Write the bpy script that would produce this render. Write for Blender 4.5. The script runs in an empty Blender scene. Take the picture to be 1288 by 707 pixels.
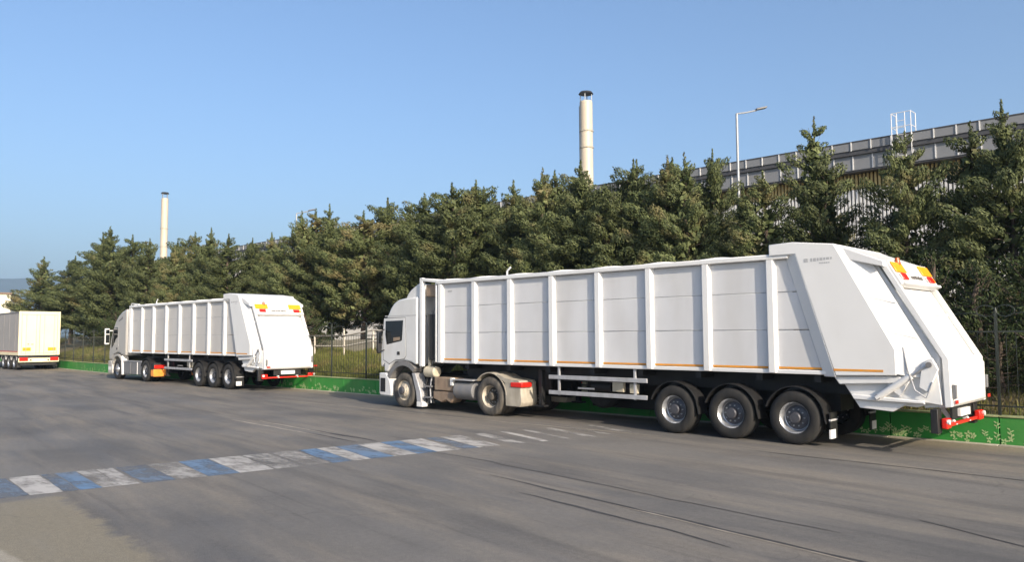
import bpy, bmesh, math, random
import numpy as np
from mathutils import Vector, Matrix, Quaternion

random.seed(7); rng = np.random.default_rng(11)
sc = bpy.context.scene
COL = sc.collection
R = math.radians

# ------------------------------------------------------------------ camera
F_PX, W_PX, H_PX = 1000.0, 1288.0, 707.0
CAM_H, PITCH, ROLL = 2.15, math.atan(68.5 / 1000.0), R(0.3)
cd = bpy.data.cameras.new('camera'); cam = bpy.data.objects.new('camera', cd); COL.objects.link(cam)
cd.sensor_fit = 'HORIZONTAL'; cd.sensor_width = 36.0; cd.lens = 36.0 * F_PX / W_PX
cd.clip_start = 0.1; cd.clip_end = 20000.0
fwd = Vector((0, math.cos(PITCH), math.sin(PITCH)))
up0 = Vector((0, -math.sin(PITCH), math.cos(PITCH))); r0 = Vector((1, 0, 0))
rt = r0 * math.cos(ROLL) - up0 * math.sin(ROLL)
upv = r0 * math.sin(ROLL) + up0 * math.cos(ROLL)
m = Matrix((rt, upv, -fwd)).transposed().to_4x4(); m.translation = (0, 0, CAM_H)
cam.matrix_world = m
sc.camera = cam

# ------------------------------------------------------------------ sky, sun, exposure
SUN_EL, SUN_ROT = R(24.0), R(151.0)
world = bpy.data.worlds.new('World'); sc.world = world; world.use_nodes = True
wn = world.node_tree
sky = wn.nodes.new('ShaderNodeTexSky'); sky.sky_type = 'NISHITA'; sky.sun_disc = False
sky.sun_elevation = SUN_EL; sky.sun_rotation = SUN_ROT
sky.altitude = 0.0; sky.air_density = 1.0; sky.dust_density = 4.0; sky.ozone_density = 4.2
bg = wn.nodes['Background']; bg.inputs[1].default_value = 0.15
wn.links.new(sky.outputs[0], bg.inputs[0])
sd = bpy.data.lights.new('sun', 'SUN'); so = bpy.data.objects.new('sun', sd); COL.objects.link(so)
sd.energy = 4.9; sd.angle = R(0.53); sd.color = (1.0, 0.87, 0.70)
sunv = Vector((math.sin(SUN_ROT) * math.cos(SUN_EL), math.cos(SUN_ROT) * math.cos(SUN_EL), math.sin(SUN_EL)))
so.rotation_euler = (-sunv).to_track_quat('-Z', 'Y').to_euler(); so.location = (0, 0, 30)
vs = sc.view_settings
vs.view_transform = 'Standard'; vs.look = 'None'; vs.gamma = 1.0; vs.use_curve_mapping = False; vs.exposure = 0.58
try:
    sc.cycles.max_bounces = 6; sc.cycles.transparent_max_bounces = 12
except Exception:
    pass

# ------------------------------------------------------------------ the road frame: s along the road, n across it
TH = R(46.0)
ROTZ = math.pi / 2 + TH
DV = Vector((-math.sin(TH), math.cos(TH), 0)); NV = Vector((math.cos(TH), math.sin(TH), 0))
def W(s, n, z=0.0): return DV * s + NV * n + Vector((0, 0, z))

# ------------------------------------------------------------------ materials
MATS = {}
def material(name, col, rough=0.5, metal=0.0, var=0.12, scale=3.0, bump=0.0, bscale=60.0, dirt=None, dirt_amt=0.0, spec=0.5, coat=0.0, emit=0.0, trans=0.0):
    if name in MATS: return MATS[name]
    mt = bpy.data.materials.new(name); mt.use_nodes = True
    nt = mt.node_tree; b = nt.nodes['Principled BSDF']; N = nt.nodes.new; L = nt.links.new
    b.inputs['Roughness'].default_value = rough; b.inputs['Metallic'].default_value = metal
    b.inputs['Specular IOR Level'].default_value = spec
    if coat: b.inputs['Coat Weight'].default_value = coat; b.inputs['Coat Roughness'].default_value = 0.12
    tc = N('ShaderNodeTexCoord')
    nz = N('ShaderNodeTexNoise'); nz.inputs['Scale'].default_value = scale; nz.inputs['Detail'].default_value = 6
    nz.inputs['Roughness'].default_value = 0.6
    L(tc.outputs['Object'], nz.inputs['Vector'])
    rp = N('ShaderNodeMapRange'); rp.inputs[1].default_value = 0.3; rp.inputs[2].default_value = 0.7
    rp.inputs[3].default_value = 1.0 - var; rp.inputs[4].default_value = 1.0 + var
    L(nz.outputs['Fac'], rp.inputs[0])
    vm = N('ShaderNodeVectorMath'); vm.operation = 'SCALE'; vm.inputs[0].default_value = col
    L(rp.outputs[0], vm.inputs['Scale'])
    out = vm.outputs[0]
    if dirt:
        n2 = N('ShaderNodeTexNoise'); n2.inputs['Scale'].default_value = scale * 0.6; n2.inputs['Detail'].default_value = 8
        mp = N('ShaderNodeMapping'); mp.inputs['Scale'].default_value = (3.0, 3.0, 0.7); mp.inputs['Location'].default_value = (5, 2, 9)
        L(tc.outputs['Object'], mp.inputs[0]); L(mp.outputs[0], n2.inputs['Vector'])
        r2 = N('ShaderNodeMapRange'); r2.inputs[1].default_value = 0.42; r2.inputs[2].default_value = 0.75
        r2.inputs[4].default_value = dirt_amt
        L(n2.outputs['Fac'], r2.inputs[0])
        mx = N('ShaderNodeMix'); mx.data_type = 'RGBA'
        L(r2.outputs[0], mx.inputs[0]); L(out, mx.inputs[6]); mx.inputs[7].default_value = (*dirt, 1)
        out = mx.outputs[2]
    L(out, b.inputs['Base Color'])
    if bump:
        nb = N('ShaderNodeTexNoise'); nb.inputs['Scale'].default_value = bscale; nb.inputs['Detail'].default_value = 5
        L(tc.outputs['Object'], nb.inputs['Vector'])
        bp = N('ShaderNodeBump'); bp.inputs['Strength'].default_value = bump; bp.inputs['Distance'].default_value = 0.02
        L(nb.outputs['Fac'], bp.inputs['Height']); L(bp.outputs[0], b.inputs['Normal'])
    if emit:
        L(out, b.inputs['Emission Color']); b.inputs['Emission Strength'].default_value = emit
    MATS[name] = mt
    return mt

white = material('white_paint', (0.71, 0.705, 0.69), 0.38, var=0.03, scale=1.1, dirt=(0.42, 0.38, 0.31), dirt_amt=0.10, coat=0.15, bump=0.03, bscale=2.2)
grey_panel = material('grey_sheet_metal', (0.50, 0.48, 0.455), 0.42, var=0.05, scale=0.8, dirt=(0.40, 0.36, 0.30), dirt_amt=0.2, bump=0.22, bscale=0.9)  # greyer panel tone for the farther trailer
white_panel = material('white_sheet_metal', (0.605, 0.605, 0.61), 0.42, var=0.05, scale=0.8, dirt=(0.36, 0.33, 0.28), dirt_amt=0.28, bump=0.4, bscale=0.9)
cab_white = material('cab_white_paint', (0.60, 0.605, 0.60), 0.35, var=0.05, scale=1.5, dirt=(0.36, 0.31, 0.24), dirt_amt=0.22, coat=0.2)
cab_grey = material('cab_silver_paint', (0.40, 0.385, 0.36), 0.35, var=0.05, scale=1.5, dirt=(0.30, 0.26, 0.20), dirt_amt=0.2, coat=0.25)
cream = material('cream_paint', (0.78, 0.68, 0.44), 0.45, var=0.04, scale=1.0, dirt=(0.35, 0.29, 0.2), dirt_amt=0.15)
black = material('black_plastic', (0.011, 0.011, 0.012), 0.55, var=0.3, scale=4, dirt=(0.05, 0.043, 0.034), dirt_amt=0.25)
chassis = material('chassis_black', (0.012, 0.012, 0.013), 0.6, var=0.3, scale=4, dirt=(0.03, 0.026, 0.022), dirt_amt=0.3)
rubber = material('tyre_rubber', (0.014, 0.0135, 0.013), 0.85, var=0.25, scale=5, dirt=(0.06, 0.052, 0.042), dirt_amt=0.25, bump=0.2, bscale=40)
rubber_dusty = material('dusty_tyre_rubber', (0.055, 0.050, 0.044), 0.85, var=0.25, scale=5, dirt=(0.18, 0.155, 0.12), dirt_amt=0.55, bump=0.2, bscale=40)
steel = material('wheel_steel', (0.50, 0.51, 0.53), 0.34, metal=0.75, var=0.1, scale=6, dirt=(0.16, 0.14, 0.12), dirt_amt=0.35)
steel_dirty = material('dusty_wheel_steel', (0.46, 0.41, 0.33), 0.6, metal=0.1, var=0.15, scale=6, dirt=(0.17, 0.14, 0.10), dirt_amt=0.5)
hubmat = material('hub_metal', (0.085, 0.085, 0.095), 0.45, metal=0.4, var=0.2, scale=8)
alu = material('aluminium_rail', (0.45, 0.45, 0.46), 0.45, metal=0.3, var=0.1, scale=3, dirt=(0.2, 0.18, 0.15), dirt_amt=0.4)
dusty = material('dusty_fender', (0.40, 0.36, 0.29), 0.7, var=0.12, scale=4, dirt=(0.18, 0.145, 0.10), dirt_amt=0.5)
greyplastic = material('grey_plastic', (0.16, 0.16, 0.165), 0.6, var=0.12, scale=3, dirt=(0.22, 0.19, 0.15), dirt_amt=0.4)
brownbox = material('dusty_brown_box', (0.23, 0.165, 0.115), 0.7, var=0.2, scale=5, dirt=(0.34, 0.28, 0.20), dirt_amt=0.5)
creamtank = material('cream_tank', (0.52, 0.47, 0.36), 0.5, var=0.1, scale=4, dirt=(0.3, 0.24, 0.16), dirt_amt=0.4)
glass = material('dark_glass', (0.012, 0.014, 0.014), 0.06, var=0.1, spec=0.6)
mirrorglass = material('mirror_glass', (0.5, 0.52, 0.54), 0.05, metal=1.0, var=0.05)
amber = material('amber_panel', (0.90, 0.33, 0.015), 0.35, var=0.06, scale=8)
red = material('red_lens', (0.62, 0.02, 0.012), 0.25, var=0.12, scale=8)
red_paint = material('red_paint', (0.50, 0.025, 0.015), 0.4, var=0.15, scale=6)
orange = material('orange_stripe', (0.68, 0.27, 0.02), 0.5, var=0.12, scale=5, dirt=(0.45, 0.32, 0.14), dirt_amt=0.4)
orange_plate = material('orange_plate', (0.85, 0.30, 0.05), 0.4, var=0.25, scale=6)
greyprint = material('grey_lettering', (0.42, 0.42, 0.42), 0.6, var=0.15, scale=20)
darkprint = material('dark_lettering', (0.10, 0.09, 0.08), 0.6, var=0.3, scale=20)
curtain = material('grey_curtain', (0.33, 0.31, 0.29), 0.6, var=0.08, scale=1.0, bump=0.15, bscale=1.2)
iron = material('dark_iron', (0.014, 0.020, 0.016), 0.5, var=0.2, scale=5)
palemetal = material('pale_painted_pipe', (0.55, 0.50, 0.42), 0.55, var=0.12, scale=3)
galv = material('galvanised_steel', (0.33, 0.34, 0.35), 0.45, metal=0.3, var=0.1, scale=2)
fascia_grey = material('grey_fascia', (0.235, 0.24, 0.25), 0.55, var=0.06, scale=0.6, dirt=(0.2, 0.19, 0.17), dirt_amt=0.3)
clad_white = material('white_cladding', (0.72, 0.71, 0.69), 0.5, var=0.05, scale=0.5, dirt=(0.45, 0.4, 0.33), dirt_amt=0.2)
clad_yellow = material('yellow_cladding', (0.56, 0.42, 0.17), 0.55, var=0.08, scale=0.5)
dark_soffit = material('dark_soffit', (0.07, 0.07, 0.075), 0.7, var=0.1)
stack = material('stack_cladding', (0.50, 0.43, 0.33), 0.45, var=0.05, scale=0.8, dirt=(0.4, 0.33, 0.25), dirt_amt=0.25)
stackdark = material('stack_cap', (0.02, 0.02, 0.022), 0.6)
bark = material('bark', (0.085, 0.062, 0.045), 0.9, var=0.3, scale=6, bump=0.5, bscale=12)
farwall = material('pale_rendered_wall', (0.74, 0.68, 0.52), 0.7, var=0.04, scale=0.3)
kerbmat = material('kerb_stone', (0.36, 0.33, 0.26), 0.8, var=0.12, scale=3, bump=0.2, bscale=20, dirt=(0.25, 0.22, 0.16), dirt_amt=0.4)
wallgreen = material('green_painted_wall', (0.020, 0.215, 0.028), 0.6, var=0.12, scale=1.3, dirt=(0.09, 0.19, 0.055), dirt_amt=0.5, bump=0.2, bscale=18)
walltop = material('wall_coping', (0.30, 0.33, 0.16), 0.75, var=0.2, scale=3, bump=0.2, bscale=20)
flower = material('pale_green_stencil', (0.36, 0.48, 0.22), 0.65, var=0.12, scale=9)
hillmat = material('hill_scrub', (0.035, 0.05, 0.045), 0.95, var=0.25, scale=0.01)
soil = material('dry_soil', (0.20, 0.155, 0.095), 0.95, var=0.25, scale=1.2, bump=0.4, bscale=8, dirt=(0.11, 0.12, 0.04), dirt_amt=0.8)
groundmat = material('open_ground', (0.22, 0.19, 0.13), 0.95, var=0.2, scale=0.05)

def road_material():
    mt = bpy.data.materials.new('worn_asphalt'); mt.use_nodes = True
    nt = mt.node_tree; b = nt.nodes['Principled BSDF']; N = nt.nodes.new; L = nt.links.new
    tc = N('ShaderNodeTexCoord')
    rot = N('ShaderNodeMapping'); rot.inputs['Rotation'].default_value = (0, 0, R(7.0)); L(tc.outputs['Object'], rot.inputs[0])
    def noise(scale, det=6, rough=0.6, sx=1, sy=1, off=(0, 0, 0)):
        mp = N('ShaderNodeMapping'); mp.inputs['Scale'].default_value = (sx, sy, 1); mp.inputs['Location'].default_value = off
        L(rot.outputs[0], mp.inputs[0])
        n = N('ShaderNodeTexNoise'); n.inputs['Scale'].default_value = scale; n.inputs['Detail'].default_value = det; n.inputs['Roughness'].default_value = rough
        L(mp.outputs[0], n.inputs['Vector']); return n.outputs['Fac']
    def rng_(v, a, b_, lo=0.0, hi=1.0, smooth=True):
        r = N('ShaderNodeMapRange'); r.inputs[1].default_value = a; r.inputs[2].default_value = b_; r.inputs[3].default_value = lo; r.inputs[4].default_value = hi
        if smooth: r.interpolation_type = 'SMOOTHSTEP'
        L(v, r.inputs[0]); return r.outputs[0]
    def mix(f, a, bcol, mode='MIX'):
        x = N('ShaderNodeMix'); x.data_type = 'RGBA'; x.blend_type = mode
        if hasattr(f, 'links'): L(f, x.inputs[0])
        else: x.inputs[0].default_value = f
        for i, c in ((6, a), (7, bcol)):
            if hasattr(c, 'links'): L(c, x.inputs[i])
            else: x.inputs[i].default_value = (*c, 1)
        return x.outputs[2]
    def mth(op, a, b_=None):
        x = N('ShaderNodeMath'); x.operation = op
        for i, c in ((0, a), (1, b_)):
            if c is None: continue
            if hasattr(c, 'links'): L(c, x.inputs[i])
            else: x.inputs[i].default_value = c
        return x.outputs[0]
    sp = N('ShaderNodeSeparateXYZ'); L(tc.outputs['Object'], sp.inputs[0])
    S = sp.outputs[0]; NN = mth('MULTIPLY', sp.outputs[1], -1.0)
    base = mix(rng_(noise(0.22, 5), 0.35, 0.65), (0.108, 0.103, 0.097), (0.162, 0.150, 0.134))
    base = mix(rng_(noise(0.9, 7, 0.65, 0.18, 1.0, (3, 7, 0)), 0.42, 0.66, 0, 0.6), base, (0.232, 0.200, 0.157))     # dusty streaks
    base = mix(rng_(noise(1.3, 6, 0.6, 0.09, 1.0, (11, 2, 0)), 0.50, 0.72, 0, 0.6), base, (0.070, 0.067, 0.065))     # tyre rubber
    base = mix(rng_(noise(3.0, 5, 0.7, 0.05, 1.0, (1, 22, 0)), 0.56, 0.70, 0, 0.45), base, (0.070, 0.066, 0.064))     # thin wheel lines
    base = mix(rng_(noise(0.7, 8, 0.7, 1, 1, (4, 14, 0)), 0.60, 0.72, 0, 0.35), base, (0.11, 0.105, 0.10))            # oil patches
    # tan trodden apron at the near left, with a ragged edge
    edge = mth('ADD', mth('SUBTRACT', NN, mth('MULTIPLY', S, 0.09)), mth('MULTIPLY', noise(2.6, 5, 0.7, 1, 1, (9, 1, 0)), 0.7))
    apron = rng_(edge, 2.78, 2.98, 1.0, 0.0)
    apron = mth('MULTIPLY', apron, rng_(S, 12.0, 12.25, 1.0, 0.0))
    base = mix(mth('MULTIPLY', apron, 0.85), base, (0.225, 0.195, 0.138))
    pale = rng_(mth('ADD', mth('SUBTRACT', NN, mth('MULTIPLY', S, 0.02)), mth('MULTIPLY', noise(1.2, 4), 0.2)), 2.20, 2.27, 1.0, 0.0)
    base = mix(mth('MULTIPLY', pale, 0.8), base, (0.33, 0.295, 0.235))
    # gutter dust
    gut = rng_(mth('ADD', NN, mth('MULTIPLY', noise(0.8, 6, 0.65, 0.3, 1), 1.0)), 16.6, 17.7)
    base = mix(mth('MULTIPLY', gut, 0.7), base, (0.235, 0.195, 0.135))
    fine = mth('MULTIPLY', rng_(noise(80, 4, 0.75), 0.3, 0.7, 0.58, 1.42, False), rng_(noise(14, 4, 0.7), 0.3, 0.7, 0.88, 1.12, False))
    sc_ = N('ShaderNodeVectorMath'); sc_.operation = 'SCALE'; L(base, sc_.inputs[0]); L(fine, sc_.inputs['Scale'])
    # fine cracks
    vo = N('ShaderNodeTexVoronoi'); vo.feature = 'DISTANCE_TO_EDGE'; vo.inputs['Scale'].default_value = 0.33
    wv = N('ShaderNodeVectorMath'); wv.operation = 'ADD'
    nv = N('ShaderNodeTexNoise'); nv.inputs['Scale'].default_value = 1.4; nv.inputs['Detail'].default_value = 6
    L(tc.outputs['Object'], nv.inputs['Vector']); L(tc.outputs['Object'], wv.inputs[0]); L(nv.outputs['Color'], wv.inputs[1]); L(wv.outputs[0], vo.inputs['Vector'])
    crack = mth('MULTIPLY', rng_(vo.outputs['Distance'], 0.0, 0.008, 1.0, 0.0), rng_(noise(0.35, 3, 0.5, 1, 1, (31, 8, 0)), 0.5, 0.6, 0, 0.3))
    col = mix(crack, sc_.outputs[0], (0.055, 0.05, 0.047))
    L(col, b.inputs['Base Color'])
    L(rng_(noise(0.8, 5, 0.6, 0.2, 1, (2, 5, 0)), 0.3, 0.7, 0.62, 0.85), b.inputs['Roughness'])
    b.inputs['Specular IOR Level'].default_value = 0.35
    bp = N('ShaderNodeBump'); bp.inputs['Strength'].default_value = 0.6; bp.inputs['Distance'].default_value = 0.012
    L(mth('ADD', noise(55, 4, 0.7), mth('MULTIPLY', noise(1.5, 4), 1.2)), bp.inputs['Height']); L(bp.outputs[0], b.inputs['Normal'])
    return mt
roadmat = road_material()

def paint_material(name, col, lo, hi, seed):
    """thin road paint worn through to the asphalt below"""
    mt = bpy.data.materials.new(name); mt.use_nodes = True
    nt = mt.node_tree; b = nt.nodes['Principled BSDF']; N = nt.nodes.new; L = nt.links.new
    b.inputs['Base Color'].default_value = (*col, 1); b.inputs['Roughness'].default_value = 0.7
    tc = N('ShaderNodeTexCoord'); outn = nt.nodes['Material Output']
    mp = N('ShaderNodeMapping'); mp.inputs['Location'].default_value = (seed, seed * 2, 0); mp.inputs['Scale'].default_value = (0.45, 1, 1)
    L(tc.outputs['Object'], mp.inputs[0])
    n = N('ShaderNodeTexNoise'); n.inputs['Scale'].default_value = 2.6; n.inputs['Detail'].default_value = 9; n.inputs['Roughness'].default_value = 0.68
    L(mp.outputs[0], n.inputs['Vector'])
    r = N('ShaderNodeMapRange'); r.inputs[1].default_value = lo; r.inputs[2].default_value = hi; r.inputs[3].default_value = 0.92; r.inputs[4].default_value = 0.0
    L(n.outputs['Fac'], r.inputs[0])
    n2 = N('ShaderNodeTexNoise'); n2.inputs['Scale'].default_value = 1.3; n2.inputs['Detail'].default_value = 5; L(mp.outputs[0], n2.inputs['Vector'])
    mx = N('ShaderNodeMix'); mx.data_type = 'RGBA'; mx.inputs[6].default_value = (*col, 1); mx.inputs[7].default_value = (0.18, 0.168, 0.15, 1)
    r2 = N('ShaderNodeMapRange'); r2.inputs[1].default_value = 0.4; r2.inputs[2].default_value = 0.75; r2.inputs[4].default_value = 0.6; L(n2.outputs['Fac'], r2.inputs[0])
    L(r2.outputs[0], mx.inputs[0]); L(mx.outputs[2], b.inputs['Base Color'])
    tr = N('ShaderNodeBsdfTransparent'); ms = N('ShaderNodeMixShader')
    L(r.outputs[0], ms.inputs[0]); L(tr.outputs[0], ms.inputs[1]); L(b.outputs[0], ms.inputs[2]); L(ms.outputs[0], outn.inputs['Surface'])
    return mt
p_white = paint_material('road_paint_white', (0.47, 0.445, 0.41), 0.46, 0.72, 1.0)
p_white_worn = paint_material('road_paint_white_worn', (0.38, 0.36, 0.33), 0.40, 0.64, 4.0)
p_blue = paint_material('road_paint_blue', (0.125, 0.215, 0.34), 0.44, 0.74, 7.0)
p_blue_worn = paint_material('road_paint_blue_worn', (0.14, 0.19, 0.26), 0.38, 0.66, 12.0)

def leaf_material(name, c0, c1, c2, transl=0.22):
    mt = bpy.data.materials.new(name); mt.use_nodes = True
    nt = mt.node_tree; b = nt.nodes['Principled BSDF']; N = nt.nodes.new; L = nt.links.new
    b.inputs['Roughness'].default_value = 0.65; b.inputs['Specular IOR Level'].default_value = 0.25
    ge = N('ShaderNodeNewGeometry'); oi = N('ShaderNodeObjectInfo'); tc = N('ShaderNodeTexCoord')
    m1 = N('ShaderNodeMix'); m1.data_type = 'RGBA'; m1.inputs[6].default_value = (*c0, 1); m1.inputs[7].default_value = (*c1, 1)
    L(ge.outputs['Random Per Island'], m1.inputs[0])
    nz = N('ShaderNodeTexNoise'); nz.inputs['Scale'].default_value = 0.9; nz.inputs['Detail'].default_value = 4
    ad = N('ShaderNodeVectorMath'); ad.operation = 'ADD'; cx = N('ShaderNodeCombineXYZ')
    ml = N('ShaderNodeMath'); ml.operation = 'MULTIPLY'; ml.inputs[1].default_value = 60.0
    L(oi.outputs['Random'], ml.inputs[0]); L(ml.outputs[0], cx.inputs[0])
    L(tc.outputs['Object'], ad.inputs[0]); L(cx.outputs[0], ad.inputs[1]); L(ad.outputs[0], nz.inputs['Vector'])
    rp = N('ShaderNodeMapRange'); rp.inputs[1].default_value = 0.52; rp.inputs[2].default_value = 0.72
    of = N('ShaderNodeMath'); of.operation = 'MULTIPLY_ADD'; of.inputs[1].default_value = 0.16; L(oi.outputs['Random'], of.inputs[0]); L(nz.outputs['Fac'], of.inputs[2])
    sb = N('ShaderNodeMath'); sb.operation = 'SUBTRACT'; sb.inputs[1].default_value = 0.12; L(of.outputs[0], sb.inputs[0]); L(sb.outputs[0], rp.inputs[0])
    m2 = N('ShaderNodeMix'); m2.data_type = 'RGBA'; m2.inputs[7].default_value = (*c2, 1)
    L(rp.outputs[0], m2.inputs[0]); L(m1.outputs[2], m2.inputs[6])
    vr = N('ShaderNodeMapRange'); vr.inputs[3].default_value = 0.8; vr.inputs[4].default_value = 1.2; L(oi.outputs['Random'], vr.inputs[0])
    sc_ = N('ShaderNodeVectorMath'); sc_.operation = 'SCALE'; L(m2.outputs[2], sc_.inputs[0]); L(vr.outputs[0], sc_.inputs['Scale'])
    L(sc_.outputs[0], b.inputs['Base Color'])
    tl = N('ShaderNodeBsdfTranslucent'); L(sc_.outputs[0], tl.inputs['Color'])
    ms = N('ShaderNodeMixShader'); ms.inputs[0].default_value = transl
    L(b.outputs[0], ms.inputs[1]); L(tl.outputs[0], ms.inputs[2]); L(ms.outputs[0], nt.nodes['Material Output'].inputs['Surface'])
    return mt
leaf = leaf_material('conifer_foliage', (0.030, 0.044, 0.016), (0.128, 0.146, 0.054), (0.150, 0.122, 0.054), 0.05)
shrubleaf = leaf_material('shrub_foliage', (0.014, 0.026, 0.009), (0.060, 0.082, 0.024), (0.040, 0.048, 0.018), 0.08)
grassmat = leaf_material('grass_blades', (0.09, 0.115, 0.025), (0.22, 0.215, 0.060), (0.25, 0.19, 0.085), 0.3)

# ------------------------------------------------------------------ mesh building
class MB:
    def __init__(self): self.v = []; self.f = []
    def add(self, vs_, fs):
        o = len(self.v); self.v.extend([tuple(x) for x in vs_]); self.f.extend([tuple(i + o for i in f) for f in fs]); return self
    def obox(self, o, u, v, w):
        o, u, v, w = map(Vector, (o, u, v, w))
        p = [o, o + u, o + u + v, o + v, o + w, o + u + w, o + u + v + w, o + v + w]
        return self.add(p, [(0, 3, 2, 1), (4, 5, 6, 7), (0, 1, 5, 4), (1, 2, 6, 5), (2, 3, 7, 6), (3, 0, 4, 7)])
    def box(self, x0, x1, y0, y1, z0, z1):
        return self.obox((x0, y0, z0), (x1 - x0, 0, 0), (0, y1 - y0, 0), (0, 0, z1 - z0))
    def prism(self, poly, y0, y1):           # polygon in x,z pushed along y
        n = len(poly)
        p = [(x, y0, z) for x, z in poly] + [(x, y1, z) for x, z in poly]
        fs = [tuple(range(n)), tuple(range(2 * n - 1, n - 1, -1))] + [(i, (i + 1) % n, (i + 1) % n + n, i + n) for i in range(n)]
        return self.add(p, fs)
    def loft(self, a, b):                    # two closed loops with the same number of points, capped
        n = len(a)
        fs = [tuple(range(n)), tuple(range(2 * n - 1, n - 1, -1))] + [(i, (i + 1) % n, (i + 1) % n + n, i + n) for i in range(n)]
        return self.add(list(a) + list(b), fs)
    def cyl(self, p0, p1, r0_, r1_=None, seg=16, cap=True):
        r1_ = r0_ if r1_ is None else r1_
        p0, p1 = Vector(p0), Vector(p1); ax = (p1 - p0).normalized()
        u = ax.orthogonal().normalized(); w = ax.cross(u)
        a = [p0 + (u * math.cos(2 * math.pi * i / seg) + w * math.sin(2 * math.pi * i / seg)) * r0_ for i in range(seg)]
        b = [p1 + (u * math.cos(2 * math.pi * i / seg) + w * math.sin(2 * math.pi * i / seg)) * r1_ for i in range(seg)]
        fs = [(i, (i + 1) % seg, (i + 1) % seg + seg, i + seg) for i in range(seg)]
        if cap: fs += [tuple(range(seg - 1, -1, -1)), tuple(range(seg, 2 * seg))]
        return self.add(a + b, fs)
    def tube(self, pts, r, seg=8):
        for a, b in zip(pts[:-1], pts[1:]): self.cyl(a, b, r, r, seg)
        return self
    def lathe(self, prof, c=(0, 0, 0), seg=40):   # prof: (radius, y); axis y
        c = Vector(c); vs_ = []; fs = []
        for r, y in prof:
            for i in range(seg):
                t = 2 * math.pi * i / seg
                vs_.append((c.x + r * math.cos(t), c.y + y, c.z + r * math.sin(t)))
        for k in range(len(prof) - 1):
            for i in range(seg):
                j = (i + 1) % seg
                fs.append((k * seg + i, k * seg + j, (k + 1) * seg + j, (k + 1) * seg + i))
        return self.add(vs_, fs)
    def arc(self, c, r0_, r1_, a0, a1, y0, y1, seg=14):   # curved strip (mudguard) in x,z
        ang = [a0 + (a1 - a0) * i / seg for i in range(seg + 1)]
        poly = [(c[0] + r1_ * math.cos(R(a)), c[1] + r1_ * math.sin(R(a))) for a in ang]
        inner = [(c[0] + r0_ * math.cos(R(a)), c[1] + r0_ * math.sin(R(a))) for a in ang]
        for i in range(seg):
            self.prism([poly[i], poly[i + 1], inner[i + 1], inner[i]], y0, y1)
        return self
    def build(self, name, mat, parent=None, bevel=0.0, smooth=False, seg=2, label=None, recalc=True):
        me = bpy.data.meshes.new(name); me.from_pydata(self.v, [], self.f)
        if recalc:
            bm = bmesh.new(); bm.from_mesh(me)
            if bevel: bmesh.ops.remove_doubles(bm, verts=bm.verts, dist=1e-5)
            bmesh.ops.recalc_face_normals(bm, faces=bm.faces); bm.to_mesh(me); bm.free()
        me.materials.append(mat)
        o = bpy.data.objects.new(name, me); COL.objects.link(o)
        if parent: o.parent = parent
        if smooth:
            me.shade_smooth()
            try: me.set_sharp_from_angle(angle=R(38))
            except Exception: pass
        if bevel:
            md = o.modifiers.new('edge', 'BEVEL'); md.width = bevel; md.segments = seg; md.limit_method = 'ANGLE'; md.angle_limit = R(35)
            me.shade_smooth()
            try: me.set_sharp_from_angle(angle=R(60))
            except Exception: pass
            md.harden_normals = False
        if label: o['label'] = label
        return o

def empty(name, loc, rz=0.0):
    o = bpy.data.objects.new(name, None); COL.objects.link(o); o.location = loc; o.rotation_euler = (0, 0, rz); o.empty_display_size = 0.3
    return o
def tag(o, label=None, cat=None, group=None, kind=None):
    if label: o['label'] = label
    if cat: o['category'] = cat
    if group: o['group'] = group
    if kind: o['kind'] = kind
    return o
def road_frame(o): o.rotation_euler = (0, 0, ROTZ); return o     # local x = s, local y = -n

def copy_tree(o, parent=None):
    c = o.copy(); COL.objects.link(c)
    if parent: c.parent = parent
    for ch in list(o.children): copy_tree(ch, c)
    return c

# ------------------------------------------------------------------ ground, road, markings
g = MB().add([(-4200, -4200, -0.14), (4200, -4200, -0.14), (4200, 4200, -0.14), (-4200, 4200, -0.14)], [(0, 1, 2, 3)]).build('ground', groundmat)
tag(g, kind='structure')
# road sheet with a shallow gutter against the wall; the wall bends away at the far end
def wall_n(s):
    t = min(max((s - 40.0) / 25.0, 0), 1.6); return 17.6 + 1.05 * t * t
mb = MB(); rows = list(range(-60, 21, 4)) + list(range(22, 150, 4)); cols = [-60, -20, -5, 5, 12, 16]
grid = []
for s in rows:
    line = [(s, -c, 0.0) for c in cols] + [(s, -(wall_n(s) - 0.22), 0.0), (s, -(wall_n(s) - 0.14), -0.045), (s, -(wall_n(s) + 0.05), -0.06)]
    grid.append(line)
nc = len(grid[0])
vs_ = [p for l in grid for p in l]
fs = [(i * nc + j, (i + 1) * nc + j, (i + 1) * nc + j + 1, i * nc + j + 1) for i in range(len(rows) - 1) for j in range(nc - 1)]
road = road_frame(MB().add(vs_, fs).build('road', roadmat)); tag(road, kind='structure')

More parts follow.
